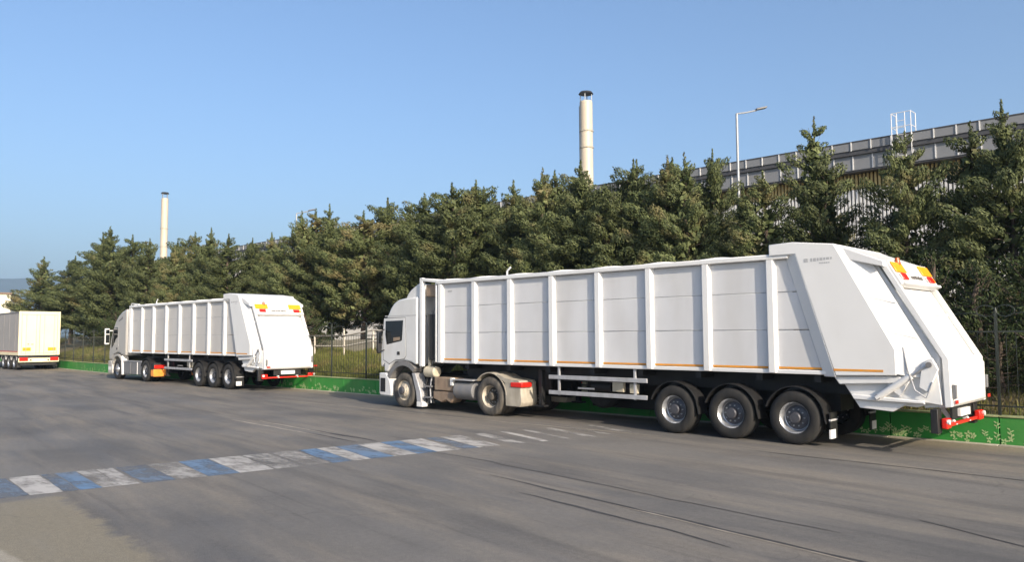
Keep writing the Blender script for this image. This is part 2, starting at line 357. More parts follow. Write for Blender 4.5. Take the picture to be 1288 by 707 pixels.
def strip_centre(n): return 13.28 - 0.155 * (n - 3.5) - 0.012 * max(0, n - 9) ** 2
def stripe(n0, n1, mat, name, ln=1.78, d0=0.0, d1=0.0):
    k = 0.10 + 0.028 * (n0 - 3.5); k = min(k, 0.32)
    h = ln / 2; c0, c1 = strip_centre(n0), strip_centre(n1)
    seg = 5; pts = []
    for i in range(seg + 1):
        t = -h + ln * i / seg
        pts.append(((c0 + t + d0), -(n0 + k * t + rng.normal(0, 0.008)), 0.004)); pts.append(((c1 + t + d1), -(n1 + k * t + rng.normal(0, 0.008)), 0.004))
    f = [(2 * i, 2 * i + 2, 2 * i + 3, 2 * i + 1) for i in range(seg)]
    o = MB().add(pts, f).build(name, mat, road); return o
for n0, n1, mt_, nm in [(2.55, 3.42, p_blue_worn, 'blue_stripe'), (3.43, 3.84, p_white, 'white_stripe'), (3.85, 4.04, p_blue_worn, 'blue_stripe'), (4.05, 4.33, p_blue, 'blue_stripe'), (4.34, 4.59, p_white_worn, 'white_stripe'),
                        (4.60, 4.84, p_white, 'white_stripe'), (4.90, 5.34, p_blue_worn, 'blue_stripe'), (5.35, 5.82, p_white_worn, 'white_stripe'),
                        (5.84, 6.32, p_blue, 'blue_stripe'), (6.33, 6.88, p_white, 'white_stripe'), (6.92, 7.36, p_white_worn, 'white_stripe'), (7.42, 7.88, p_white_worn, 'white_stripe'),
                        (7.92, 8.28, p_blue, 'blue_stripe'), (8.29, 8.64, p_white, 'white_stripe'), (8.65, 9.10, p_blue, 'blue_stripe'), (9.11, 9.58, p_white, 'white_stripe'),
                        (9.59, 10.0, p_blue, 'blue_stripe'), (10.01, 10.52, p_white, 'white_stripe'), (10.6, 10.92, p_blue_worn, 'blue_stripe'), (10.94, 11.42, p_white, 'white_stripe'),
                        (11.75, 12.02, p_white_worn, 'white_stripe'), (12.4, 12.56, p_white, 'white_stripe'), (12.98, 13.12, p_white_worn, 'white_stripe'), (13.55, 13.75, p_white_worn, 'white_stripe'), (14.1, 14.24, p_white_worn, 'white_stripe'), (14.65, 14.85, p_white_worn, 'white_stripe')]:
    stripe(n0, n1, mt_, nm)
# joints in the asphalt and old tar lines
tar = material('tar_joint', (0.045, 0.042, 0.040), 0.7, var=0.3, scale=3)
palejoint = material('pale_joint_edge', (0.33, 0.29, 0.235), 0.85, var=0.25, scale=3)
def joint(pts, w, mat, name='asphalt_joint', z=0.004, jit=0.012):
    P = []
    for (a, b) in zip(pts[:-1], pts[1:]):
        k = max(2, int(abs(a[0] - b[0]) / 0.35))
        P += [(a[0] + (b[0] - a[0]) * i / k, a[1] + (b[1] - a[1]) * i / k) for i in range(k)]
    P.append(pts[-1])
    v = []
    for i, (s, n) in enumerate(P):
        j = rng.normal(0, jit); ww = w * (0.6 + 0.6 * rng.random()) * min(1, 0.25 + min(i, len(P) - 1 - i) * 0.4)
        v += [(s, -(n + j - ww / 2), z), (s, -(n + j + ww / 2), z)]
    return MB().add(v, [(2 * i, 2 * i + 2, 2 * i + 3, 2 * i + 1) for i in range(len(P) - 1)]).build(name, mat, road)
joint([(12.2, 9.72), (10.19, 9.65), (5.14, 8.93), (3.5, 8.72)], 0.030, tar)
joint([(8.9, 8.72), (7.51, 8.49), (2.98, 7.78), (0.5, 7.40)], 0.055, tar)
joint([(6.2, 8.235), (2.98, 7.725), (0.5, 7.34)], 0.035, palejoint, z=0.005)
joint([(7.6, 8.02), (5.0, 7.60), (4.1, 7.42)], 0.055, tar)
joint([(3.1, 9.95), (1.96, 9.42), (1.0, 9.1)], 0.06, tar)
joint([(7.2, 13.75), (5.07, 13.7), (2.81, 13.61), (0.4, 13.5)], 0.05, tar)
joint([(19.8, 9.93), (14.7, 9.6)], 0.07, palejoint)
joint([(18.9, 10.25), (15.2, 9.95)], 0.06, palejoint)
joint([(16.2, 10.08), (13.4, 9.9)], 0.10, tar)
joint([(15.9, 9.72), (13.6, 9.55)], 0.09, tar)
joint([(24.0, 14.1), (15.0, 14.15), (9.5, 14.4)], 0.05, palejoint)

# embankment behind the wall
def bank_z(s, n):
    w = wall_n(s) + 0.2; t = max(0.0, n - w)
    return 0.44 + 1.42 * (1 - math.exp(-t / 2.6)) + 0.10 * math.sin(s * 0.7 + n) * min(1, t / 2) + 0.07 * math.sin(s * 1.9 - n * 1.3) * min(1, t / 2)
rows = [-25 + 1.0 * i for i in range(176)]; offs = [0.17, 0.5, 1.0, 1.6, 2.3, 3.2, 4.2, 5.4, 7, 9, 12, 15, 19, 26]
vs_ = []; fs = []
for s in rows:
    for o_ in offs:
        n = wall_n(s) + o_; vs_.append((s, -n, bank_z(s, n)))
nc = len(offs)
fs = [(i * nc + j, (i + 1) * nc + j, (i + 1) * nc + j + 1, i * nc + j + 1) for i in range(len(rows) - 1) for j in range(nc - 1)]
bank = road_frame(MB().add(vs_, fs).build('embankment', soil, smooth=True)); tag(bank, kind='structure')

# hills far off to the left
vs_ = []; fs = []; K = 60
for i in range(K + 1):
    a = R(-75 + 95 * i / K); x, y = math.sin(a) * 3000, math.cos(a) * 3000
    hgt = 186 + 20 * math.sin((i - 25) * 0.3) + 6 * math.sin(i * 1.1)
    vs_ += [(x * 0.85, y * 0.85, -0.3), (x * 0.93, y * 0.93, hgt * 0.6), (x, y, hgt), (x * 1.2, y * 1.2, -0.3)]
for i in range(K):
    for j in range(3): fs.append((4 * i + j, 4 * i + j + 1, 4 * i + 5 + j, 4 * i + 4 + j))
tag(MB().add(vs_, fs).build('hills', hillmat, smooth=True), kind='structure')

# ------------------------------------------------------------------ green wall with kerb and stencilled flowers
WS = [-20 + 2.0 * i for i in range(56)]
wall = road_frame(empty('low_wall', (0, 0, 0))); tag(wall, 'low green painted wall with pale flower stencils along the road', 'wall')
for i in range(len(WS) - 1):
    a, b = WS[i], WS[i + 1]; na, nb_ = wall_n(a), wall_n(b); e = 0.004
    def slab(n0, n1, z0, z1, gap):
        va = [(a + gap, -(na + n0), z0), (a + gap, -(na + n1), z0), (a + gap, -(na + n1), z1), (a + gap, -(na + n0), z1)]
        vb = [(b - gap, -(nb_ + n0), z0), (b - gap, -(nb_ + n1), z0), (b - gap, -(nb_ + n1), z1), (b - gap, -(nb_ + n0), z1)]
        return MB().loft(va, vb)
    slab(0.0, 0.20, -0.13, 0.525, 0.010).build('wall_panel', wallgreen, wall, bevel=0.008)
    slab(-0.02, 0.22, 0.528, 0.56, e).build('coping', walltop, wall, bevel=0.006)
    slab(-0.14, -0.004, -0.13, 0.015, 0.006).build('kerb', kerbmat, wall, bevel=0.012)
def flower_cluster(s, big, seed):
    r_ = random.Random(seed); m_ = MB()
    def blob(cx, cz, w, h, rot):
        pts = []
        for k in range(7):
            t = 2 * math.pi * k / 7; x = w * math.cos(t); z = h * math.sin(t)
            pts.append((cx + x * math.cos(rot) - z * math.sin(rot), cz + x * math.sin(rot) + z * math.cos(rot)))
        y = 0.006 - 0.0
        m_.add([(px, y, pz) for px, pz in pts], [tuple(range(7))])
    for k in range(int(9 * big)):
        cx = r_.uniform(-0.75, 0.75) * big; cz = 0.05 + abs(r_.gauss(0, 0.10)) * big * (1 - abs(cx) / (1.3 * big))
        kind = r_.random()
        if kind < 0.6:
            rr = r_.uniform(0.022, 0.042)
            for p in range(5):
                t = 2 * math.pi * p / 5 + r_.random(); blob(cx + rr * math.cos(t), cz + rr * math.sin(t), rr * 0.75, rr * 0.42, t)
        else:
            hh = r_.uniform(0.08, 0.2)
            blob(cx, cz + hh / 2, 0.006, hh / 2, r_.uniform(-0.3, 0.3))
            for p in range(4): blob(cx + (0.03 if p % 2 else -0.03), cz + hh * (0.25 + 0.2 * p), 0.032, 0.012, 0.6 if p % 2 else -0.6)
    n = wall_n(s); yaw = math.atan2(-(wall_n(s + 1) - wall_n(s - 1)), 2.0)
    o = m_.build('stencilled_flowers', flower, wall, recalc=False); o.location = (s, -n + 0.0, 0.0); o.rotation_euler = (0, 0, yaw)
k = 0
for s in [2.4, 3.1, 3.9, 5.0, 5.7, 6.4, 1.6, 0.6, -0.5, 22.3, 23.4, 24.6, 25.9, 27.2, 28.2, 29.0, 29.8, 46.5, 48.5, 50, 52, 54, 56]:
    k += 1; flower_cluster(s, 1.0 + 0.5 * ((k * 37) % 10) / 10, k)

# ------------------------------------------------------------------ wrought iron fence
fence = road_frame(empty('iron_fence', (0, 0, 0))); tag(fence, 'dark wrought iron fence with scrolls standing on the low green wall', 'fence')
fs0 = [4.0 + 2.3 * i for i in range(-4, 30)]
pk = MB().box(-0.005, 0.005, -0.005, 0.005, 0, 1.62).build('picket', iron, fence); pmesh = pk.data; bpy.data.objects.remove(pk)
po = MB().box(-0.025, 0.025, -0.025, 0.025, 0, 1.98); po.cyl((0, 0, 1.98), (0, 0, 2.02), 0.036, 0.036, 10); po.cyl((0, 0, 2.02), (0, 0, 2.09), 0.032, 0.008, 10)
po = po.build('post', iron, fence); postmesh = po.data; bpy.data.objects.remove(po)
def ring(m_, cx, cz, rx, rz, t=0.011, seg=18, a0=0, a1=360):
    pts = [(cx + rx * math.cos(R(a0 + (a1 - a0) * i / seg)), 0, cz + rz * math.sin(R(a0 + (a1 - a0) * i / seg))) for i in range(seg + 1)]
    m_.tube(pts, t, 5)
scm = MB(); ring(scm, 0.17, 2.02, 0.16, 0.11); ring(scm, -0.17, 2.02, 0.16, 0.11); ring(scm, 0.55, 1.88, 0.38, 0.10, a0=10, a1=175); ring(scm, -0.55, 1.88, 0.38, 0.10, a0=5, a1=170); ring(scm, 0.80, 1.90, 0.09, 0.07); ring(scm, -0.80, 1.90, 0.09, 0.07)
so_ = scm.build('scroll', iron, fence); scmesh = so_.data; bpy.data.objects.remove(so_)
hidden = MB(); npk = 0
def put(mesh, name, s, n, z, yaw):
    o = bpy.data.objects.new(name, mesh); COL.objects.link(o); o.parent = fence; o.location = (s, -n, z); o.rotation_euler = (0, 0, yaw); return o
for i in range(len(fs0) - 1):
    a, b = fs0[i], fs0[i + 1]; na, nb_ = wall_n(a) + 0.1, wall_n(b) + 0.1
    yaw = math.atan2(-(nb_ - na), b - a)
    put(postmesh, 'post', a, na, 0.56, yaw)
    put(scmesh, 'scroll', a, na, 0.56, yaw)
    for z in (0.72, 2.16):
        MB().loft([(a + 0.03, -na - 0.012, z), (a + 0.03, -na + 0.012, z), (a + 0.03, -na + 0.012, z + 0.03), (a + 0.03, -na - 0.012, z + 0.03)],
                  [(b - 0.03, -nb_ - 0.012, z), (b - 0.03, -nb_ + 0.012, z), (b - 0.03, -nb_ + 0.012, z + 0.03), (b - 0.03, -nb_ - 0.012, z + 0.03)]).build('rail', iron, fence)
    for j in range(1, 14):
        t = j / 14; s = a + (b - a) * t; n = na + (nb_ - na) * t
        vis = (1.0 < s < 8.0) or (20.5 < s < 31.5) or (44 < s < 60)
        if vis and npk < 300: put(pmesh, 'picket', s, n, 0.58, yaw); npk += 1
        else: hidden.box(s - 0.005, s + 0.005, -n - 0.005, -n + 0.005, 0.58, 2.30)
ho = hidden.build('pickets', iron, fence, recalc=False); ho['kind'] = 'stuff'

# ------------------------------------------------------------------ pale pipe railing on the bank
rail = road_frame(empty('pipe_railing', (0, 0, 0))); tag(rail, 'pale pipe handrail on the grass bank between the two white trucks', 'railing')
def bz(s, n): return bank_z(s, n)
RN = 20.5
for s in (32.7, 30.3, 28.1, 26.0):
    MB().cyl((s, -RN, bz(s, RN) - 0.1), (s, -RN, bz(s, RN) + (1.25 if s == 30.3 else 0.95)), 0.04, seg=10).build('post', palemetal, rail, smooth=True)
for dz in (0.45, 0.92):
    for a, b in ((32.7, 30.3), (30.3, 28.1), (28.1, 26.0)):
        MB().cyl((a - 0.03, -RN - 0.002, bz(a, RN) + dz), (b + 0.03, -RN - 0.002, bz(b, RN) + dz), 0.038, seg=10).build('rail', palemetal, rail, smooth=True)
wl = road_frame(MB().loft([(34.0, -21.4, 1.0), (34.0, -21.7, 1.0), (34.0, -21.7, 1.95), (34.0, -21.4, 1.95)], [(25.5, -21.4, 1.0), (25.5, -21.7, 1.0), (25.5, -21.7, 2.02), (25.5, -21.4, 2.02)]).build('retaining_wall', kerbmat, bevel=0.02))
tag(wl, 'low pale retaining wall behind the pipe handrail on the bank', 'wall')

# ------------------------------------------------------------------ factory hall
hall = road_frame(empty('factory_hall', W(0, 36, 0))); tag(hall, 'long white corrugated factory hall with grey roof fascia behind the trees', 'building')
S0, S1 = -22.0, 92.0
MB().box(S0, S1, -40.0, -0.30, 0.0, 9.9).build('hall_core', dark_soffit, hall)  # dark colour between the ribs stands in for shade in the cladding troughs
MB().box(S0 + 0.4, S1 - 0.4, -39.6, -0.5, 9.93, 10.2).build('roof', fascia_grey, hall)
def corrugated(z0, z1, y):
    m_ = MB(); p = 0.165; x = S0; vs_ = []; fs_ = []
    while x < S1:
        o = len(vs_)
        for dx, dy in ((0.005, -0.22), (0, 0), (0.088, 0), (0.083, -0.22)): vs_ += [(x + dx, y + dy, z0), (x + dx, y + dy, z1)]
        fs_ += [(o, o + 2, o + 3, o + 1), (o + 2, o + 4, o + 5, o + 3), (o + 4, o + 6, o + 7, o + 5)]
        x += p
    return m_.add(vs_, fs_)
c1 = corrugated(0.3, 8.58, -0.05).build('cladding_ribs', clad_white, hall); c1['kind'] = 'stuff'
c2 = corrugated(8.60, 9.28, -0.052).build('upper_cladding_ribs', clad_yellow, hall); c2['kind'] = 'stuff'
MB().box(S0, S1, -0.28, 0.42, 9.30, 9.36).build('soffit', dark_soffit, hall)
x = S0
fm1 = MB().box(0.008, 0.832, -0.14, 0.45, 9.365, 10.02).build('fascia_panel', fascia_grey, hall, bevel=0.01); f1 = fm1.data
fm2 = MB().box(0.008, 0.832, 0.0, 0.60, 10.22, 10.58).build('parapet_panel', fascia_grey, hall, bevel=0.01); f2 = fm2.data
fp1 = MB().box(-0.022, 0.022, 0.453, 0.48, 9.38, 10.0).build('fascia_post', clad_white, hall); g1 = fp1.data
fp2 = MB().box(-0.022, 0.022, 0.603, 0.63, 10.2, 10.6).build('parapet_post', clad_white, hall); g2 = fp2.data
for o in (fm1, fm2, fp1, fp2): o.location.x = S0
x = S0 + 0.84
while x < S1 - 0.84:
    for src, dx in ((fm1, 0), (fm2, 0), (fp1, 0), (fp2, 0)):
        c = src.copy(); COL.objects.link(c); c.parent = hall; c.location.x = x + dx
    x += 0.84
MB().box(S0, S1, 0.05, 0.56, 10.025, 10.215).build('gutter', dark_soffit, hall)
MB().box(S0, S1, 0.03, 0.62, 10.585, 10.63).build('parapet_cap', dark_soffit, hall)
# roof access ladder cage
cage = road_frame(empty('roof_ladder_cage', W(11.1, 35.5, 9.4))); tag(cage, 'white tubular ladder cage rising above the factory roof edge', 'ladder')
for x in (-0.36, -0.12, 0.2, 0.42): MB().cyl((x, 0.25, 0), (x, 0.25, 2.1), 0.018, seg=8).build('upright', clad_white, cage, smooth=True)
for x in (-0.36, 0.42): MB().cyl((x, -0.35, 1.2), (x, -0.35, 2.1), 0.018, seg=8).build('upright', clad_white, cage, smooth=True)
for z in (2.1, 1.5):
    MB().tube([(-0.36, -0.35, z), (-0.36, 0.25, z), (0.42, 0.25, z), (0.42, -0.35, z)], 0.015, 8).build('hoop', clad_white, cage, smooth=True)
for i in range(6): MB().cyl((-0.12, 0.25, 0.25 + i * 0.3), (0.2, 0.25, 0.25 + i * 0.3), 0.016, seg=6).build('rung', clad_white, cage)

# ------------------------------------------------------------------ chimneys
def chimney(s, n, top, r, label, bands):
    c = road_frame(empty('chimney', W(s, n, 0))); tag(c, label, 'chimney', 'steel chimneys above the trees')
    MB().cyl((0, 0, 0), (0, 0, top - 0.85), r, r * 0.97, 24).build('stack', stack, c, smooth=True)
    for z in bands: MB().cyl((0, 0, z - 0.05), (0, 0, z + 0.05), r * 1.08, r * 1.08, 24).build('band', dusty, c, smooth=True)
    MB().cyl((0, 0, top - 0.85), (0, 0, top - 0.72), r * 0.98, r * 0.9, 24).build('collar', stack, c, smooth=True)
    for k in range(4):
        t = k * math.pi / 2 + 0.5; MB().cyl((r * 0.85 * math.cos(t), r * 0.85 * math.sin(t), top - 0.8), (r * 0.85 * math.cos(t), r * 0.85 * math.sin(t), top - 0.1), 0.035, seg=6).build('cap_stay', galv, c)
    MB().cyl((0, 0, top - 0.16), (0, 0, top), r * 1.12, r * 0.9, 24).build('rain_cap', stackdark, c, smooth=True)
    MB().tube([(r * 1.12, 0.1, 2), (r * 1.12, 0.1, top - 1.0)], 0.04, 6).build('cable', galv, c)
chimney(36.92, 46.38, 20.5, 0.50, 'cream steel chimney with dark rain cap above the middle trees', (17.48, 16.21, 13.0))
chimney(96.1, 39.3, 19.6, 0.42, 'slender pale chimney above the trees at the left', (15.2, 13.0))

# ------------------------------------------------------------------ street lamps
def lamp(s, n, top, label):
    c = road_frame(empty('street_lamp', W(s, n, 1.2))); tag(c, label, 'street lamp', 'street lamps behind the trees')
    h = top - 1.2
    MB().cyl((0, 0, 0), (0, 0, h), 0.07, 0.045, 12).build('pole', galv, c, smooth=True)
    MB().tube([(0, 0, h), (-0.22, -0.26, h + 0.05), (-0.50, -0.60, h + 0.15)], 0.03, 8).build('arm', galv, c, smooth=True)
    a = Vector((-0.48, -0.575, h + 0.145)); d_ = Vector((-0.22, -0.27, 0.08)); w_ = d_.cross(Vector((0, 0, 1))).normalized() * 0.2
    MB().obox(a - w_ / 2, d_ * 1.2, w_, (0, 0, 0.07)).build('lamp_head', greyplastic, c, bevel=0.02)
    MB().cyl((0, 0, -0.6), (0, 0, 0.25), 0.13, 0.13, 12).build('base_sleeve', galv, c, smooth=True)
lamp(14.3, 27.0, 10.42, 'grey street lamp with slanted arm rising over the trees at right')
lamp(45.4, 27.0, 10.1, 'distant street lamp whose arm just clears the middle left trees')

# ------------------------------------------------------------------ far building at the left edge
fb = empty('warehouse', (-86, 128, 0), R(28)); tag(fb, 'pale flat roofed warehouse at the far left edge behind the lorry', 'building')
MB().box(-22, 5, -8, 12, -0.1, 8.9).build('wall', farwall, fb, bevel=0.03)
MB().box(-22.2, 5.2, -8.2, 12.2, 8.9, 9.2).build('roof_edge', material('brown_edge', (0.16, 0.11, 0.08), 0.7), fb)
for x in range(-20, 2, 5): MB().box(x, x + 2.4, -8.06, -8.01, 3.0, 4.6).build('window', glass, fb)

# ------------------------------------------------------------------ wheels
def wheel(root, x, side, r=0.52, w=0.36, style='trailer', yo=1.22):
    """side +1 = left (camera side). the rim is the part, tyre and hub its sub-parts"""
    y = side * yo
    tm, rm = (rubber, steel) if style == 'trailer' else ((rubber_dusty, steel_dirty) if style == 'dusty' else (rubber, steel))
    d = side
    rr = 0.295
    if style == 'front_dusty': style, tm, rm = 'front', rubber_dusty, steel_dirty
    # rim: outer lip, deep barrel, disc
    if style == 'front':      # convex disc
        prof = [(rr + 0.012, -0.015), (rr, -0.03), (rr - 0.03, -0.07), (0.20, -0.05), (0.185, 0.0), (0.13, 0.03), (0.12, 0.05), (0.0, 0.055)]
    elif style in ('dusty', 'drive'):
        prof = [(rr + 0.012, -0.015), (rr, -0.03), (rr - 0.025, -0.07), (rr - 0.035, -0.19), (0.245, -0.20)]
    else:
        prof = [(rr + 0.012, -0.012), (rr, -0.025), (rr - 0.02, -0.05), (rr - 0.045, -0.14), (0.235, -0.15)]
    rim = MB().lathe([(a, d * b) for a, b in prof], (0, 0, 0), 40).build('wheel', rm, root, smooth=True); rim.location = (x, y, r)
    ty = [(rr + 0.005, -0.02), (rr + 0.02, 0.0), (rr + 0.07, 0.018), (r - 0.07, 0.012), (r - 0.02, -0.012), (r, -0.045)]
    nb = 4
    for k in range(nb):
        a0 = -0.05 - k * (w - 0.1) / nb; a1 = a0 - (w - 0.1) / nb
        ty += [(r, a0), (r, a1 + 0.014), (r - 0.014, a1 + 0.011), (r - 0.014, a1 + 0.002)]
    ty += [(r, -w + 0.05), (r - 0.02, -w + 0.012), (r - 0.07, -w - 0.01), (rr + 0.02, -w), (rr, -w + 0.02)]
    MB().lathe([(a, d * b) for a, b in ty], (0, 0, 0), 48).build('tyre', tm, rim, smooth=True)
    hb = MB()
    hy = {'front': 0.05, 'dusty': -0.10, 'drive': -0.10, 'trailer': -0.11}[style]
    if style in ('dusty', 'drive'): hb.lathe([(0.248, d * -0.198), (0.20, d * -0.195), (0.16, d * -0.175), (0.118, d * -0.16), (0.115, d * -0.10)], (0, 0, 0), 32)
    if style == 'trailer': hb.lathe([(0.238, d * -0.149), (0.20, d * -0.125), (0.15, d * -0.112), (0.113, d * -0.11)], (0, 0, 0), 32)
    hb.lathe([(0.115, d * hy), (0.112, d * (hy + 0.06)), (0.09, d * (hy + 0.08)), (0.0, d * (hy + 0.085))], (0, 0, 0), 24)
    hb.build('hub', hubmat if style != 'dusty' else rubber_dusty, rim, smooth=True)
    nt_ = MB(); ny = {'front': -0.0, 'dusty': -0.185, 'drive': -0.185, 'trailer': -0.118}[style]
    for k in range(10):
        t = 2 * math.pi * k / 10; nt_.cyl((0.165 * math.cos(t), d * (ny - 0.01), 0.165 * math.sin(t)), (0.165 * math.cos(t), d * (ny + 0.03), 0.165 * math.sin(t)), 0.017, 0.014, 6)
    nt_.build('wheel_nuts', steel, rim)['kind'] = 'stuff'
    return rim

AX = [0.0, 1.36, 2.72]; XD, XF = 8.43, 12.15; HW = 1.225
# tailgate plane: top B0, bottom B1, frame vectors (v down, w outwards)
B0 = Vector((-1.75, 0, 3.46)); B1 = Vector((-2.75, 0, 1.70))
VB = (B1 - B0).normalized(); WB = Vector((-abs(VB.z), 0, abs(VB.x)))
def bp_(u, v, w): return B0 + Vector((0, HW - 0.135 - u * 0.897, 0)) + VB * v + WB * w    # u from the left edge, v down the slope, w outwards
def bbox(m_, u0, u1, v0, v1, w0, w1):
    return m_.obox(bp_(u0, v0, w0), Vector((0, -(u1 - u0) * 0.897, 0)), VB * (v1 - v0), WB * (w1 - w0))

def build_trailer(root, seed, front_frame=True, white_panel=white_panel):
    r_ = random.Random(seed)
    xb0, xb1, zt, zb = 0.42, 10.63, 3.74, 1.39
    ribs = [0.40, 1.86, 3.31, 4.76, 6.22, 7.68, 9.05, 10.46]
    box = MB().box(0.0, xb1 - 0.02, -1.10, 1.10, zb + 0.02, zt - 0.05).build('cargo_box', white_panel, root)
    # side sheets between the ribs, three to a bay, each a panel of its own
    zs = [1.47, 2.23, 2.98, 3.63]
    for side in (1, -1):
        edges = [(-0.75, 0.40)] + list(zip(ribs[:-1], ribs[1:]))
        for bi, (a, b) in enumerate(edges):
            for k in range(3):
                z0, z1 = zs[k] + 0.008, zs[k + 1] - 0.008
                if bi == 0:
                    xa = lambda z: -0.62 + (z - 1.38) / (3.85 - 1.38) * 0.72
                    pl = [(xa(z0) - 0.1, z0), (b - 0.06, z0), (b - 0.06, z1), (xa(z1) - 0.1, z1)]
                else: pl = [(a + 0.06, z0), (b - 0.06, z0), (b - 0.06, z1), (a + 0.06, z1)]
                t = r_.uniform(0.0, 0.006)
                p = MB().prism(pl, side * 1.098, side * (1.122 + t)).build('panel', white_panel, box, bevel=0.006, seg=1)
            # seam beads
            if bi:
                for z in zs[1:3]:
                    MB().box(a + 0.07, b - 0.07, *sorted((side * 1.1, side * 1.118)), z - 0.0075, z + 0.0075).build('seam', greyprint, box)
            st = MB().box((-0.70 if bi == 0 else a + 0.075), b - 0.075, *sorted((side * 1.10, side * 1.131)), zb + 0.075, zb + 0.115).build('reflective_stripe', orange, box)
        for x in ribs:
            # hat section: slanted flanks, flat crown
            a = [(x + 0.135, side * 1.10, zb - 0.01), (x + 0.085, side * 1.215, zb - 0.01), (x - 0.055, side * 1.215, zb - 0.01), (x - 0.105, side * 1.10, zb - 0.01)]
            b = [(p[0], p[1], zt - 0.10) for p in a]
            MB().loft(a, b).build('rib', white, box, bevel=0.012)
        MB().box(0.02, xb1, *sorted((side * 1.06, side * 1.225)), zt - 0.105, zt).build('top_rail', white, box, bevel=0.02)
        MB().box(-0.72, xb1, *sorted((side * 1.06, side * 1.17)), zb - 0.02, zb + 0.06).build('bottom_rail', white, box, bevel=0.012)
    for x in ribs[1:]:
        a = [(x - 0.22, y, zt + 0.025 + (1 - (y / 1.2) ** 2) * 0.07) for y in (-1.15, -0.8, -0.3, 0.3, 0.8, 1.15)] + [(x - 0.22, 1.15, zt - 0.09), (x - 0.22, -1.15, zt - 0.09)]
        b = [(p[0] + 0.40, p[1], p[2] - (0.02 if i < 6 else 0)) for i, p in enumerate(a)]
        MB().loft(a, b).build('roof_bow', white, box, bevel=0.02)
    MB().box(0.05, xb1 - 0.05, -1.08, 1.08, zt - 0.06, zt - 0.03).build('roof_sheet', white, box)
    MB().box(xb1 - 0.005, xb1 + 0.05, -1.2, 1.2, zb, zt - 0.02).build('front_wall', white, box, bevel=0.01)
    pt = MB(); pt.box(10.02, 10.2, 1.13, 1.1335, 3.40, 3.445); pt.build('maker_plate', greyprint, box)
    # small vent and aerial on the roof
    MB().tube([(8.05, 0.9, zt), (8.05, 0.9, zt + 0.14), (7.92, 0.9, zt + 0.24)], 0.025, 6).build('vent_pipe', white, root, smooth=True)
    # frame ahead of the box carrying the hydraulic tank
    if front_frame:
        fr = MB(); fr.box(11.26, 11.39, 1.08, 1.20, 1.25, 3.86); fr = fr.build('front_frame', white, root, bevel=0.015)
        MB().box(11.26, 11.39, -1.20, -1.08, 1.25, 3.86).build('upright', white, fr, bevel=0.015)
        for y in (1.08, -1.20):
            MB().prism([(11.39, 3.862), (10.6, 3.76), (10.6, 3.68), (11.26, 3.76)], y, y + 0.12).build('top_bar', white, fr, bevel=0.012)
        MB().box(11.27, 11.38, -1.075, 1.075, 3.76, 3.85).build('cross_bar', white, fr, bevel=0.012)
        MB().box(10.72, 11.22, 0.2, 1.10, 3.30, 3.66).build('oil_reservoir', brownbox, root, bevel=0.03)
        MB().cyl((10.96, 0.93, 1.45), (10.96, 0.93, 2.78), 0.21, 0.21, 24).build('hydraulic_tank', black, root, smooth=True)
        MB().cyl((10.88, -0.7, 1.45), (10.88, -0.7, 2.78), 0.17, 0.17, 24).build('hydraulic_tank', black, root, smooth=True)
        MB().tube([(11.03, 1.0, 1.3), (11.03, 1.0, 2.9)], 0.022, 8).build('hose', greyplastic, root, smooth=True)
    # ---------------- hopper
    hs = [(0.40, 3.93), (-0.10, 3.945), (-0.90, 3.85), (-1.94, 1.86), (-1.94, 1.40), (-0.86, 1.36), (-0.14, 3.70), (0.40, 3.70)]
    hop = MB().prism(hs, -1.25, 1.25).build('hopper', white, root, bevel=0.018)
    for side in (1, -1):
        # slanted transition face between hopper and box
        a = [(-0.10, side * 1.249, 3.86), (-0.86, side * 1.249, 1.34), (-0.86, side * 1.05, 1.34), (-0.10, side * 1.05, 3.86)]
        b = [(0.16, side * 1.14, 3.86), (-0.60, side * 1.14, 1.34), (-0.60, side * 1.05, 1.34), (0.16, side * 1.05, 3.86)]
        MB().loft(a, b).build('slanted_post', white, hop, bevel=0.008)
        MB().box(-1.72, -0.83, *sorted((side * 1.25, side * 1.255)), 1.455, 1.495).build('reflective_stripe', orange, hop)
        # chamfer running back and inwards from the hopper edge
        A = [(-0.90, 3.84), (-1.93, 1.86), (-1.93, 1.42)]; A2 = [(-1.46, 3.58), (-2.48, 1.72), (-2.48, 1.34)]
        for k in range(2):
            pa = [(A[k][0], side * 1.245, A[k][1]), (A2[k][0], side * 1.06, A2[k][1]), (A[k][0] + 0.02, side * 0.98, A[k][1] - 0.02)]
            pb = [(A[k + 1][0], side * 1.245, A[k + 1][1]), (A2[k + 1][0], side * 1.06, A2[k + 1][1]), (A[k + 1][0] + 0.02, side * 0.98, A[k + 1][1] - 0.02)]
            MB().loft(pa, pb).build('chamfer_plate', white, hop, bevel=0.006)
        MB().loft([(-1.26, side * 1.168, 3.32), (-1.33, side * 1.146, 3.32), (-1.44, side * 1.146, 3.12), (-1.37, side * 1.168, 3.12)], [(-1.26, side * 1.14, 3.32), (-1.33, side * 1.12, 3.32), (-1.44, side * 1.12, 3.12), (-1.37, side * 1.14, 3.12)]).build('slot', chassis, hop)
        # stiffener step across the chamfer
        for zz in (2.86, 2.22):
            x0 = -0.90 - (3.84 - zz) * 0.52
            MB().loft([(x0 - 0.06, side * 1.228, zz), (x0 - 0.50, side * 1.09, zz - 0.12), (x0 - 0.50, side * 1.03, zz - 0.12), (x0 - 0.06, side * 1.17, zz)],
                      [(x0 - 0.08, side * 1.228, zz - 0.05), (x0 - 0.52, side * 1.09, zz - 0.17), (x0 - 0.52, side * 1.03, zz - 0.17), (x0 - 0.08, side * 1.17, zz - 0.05)]).build('stiffener', white, hop, bevel=0.004)
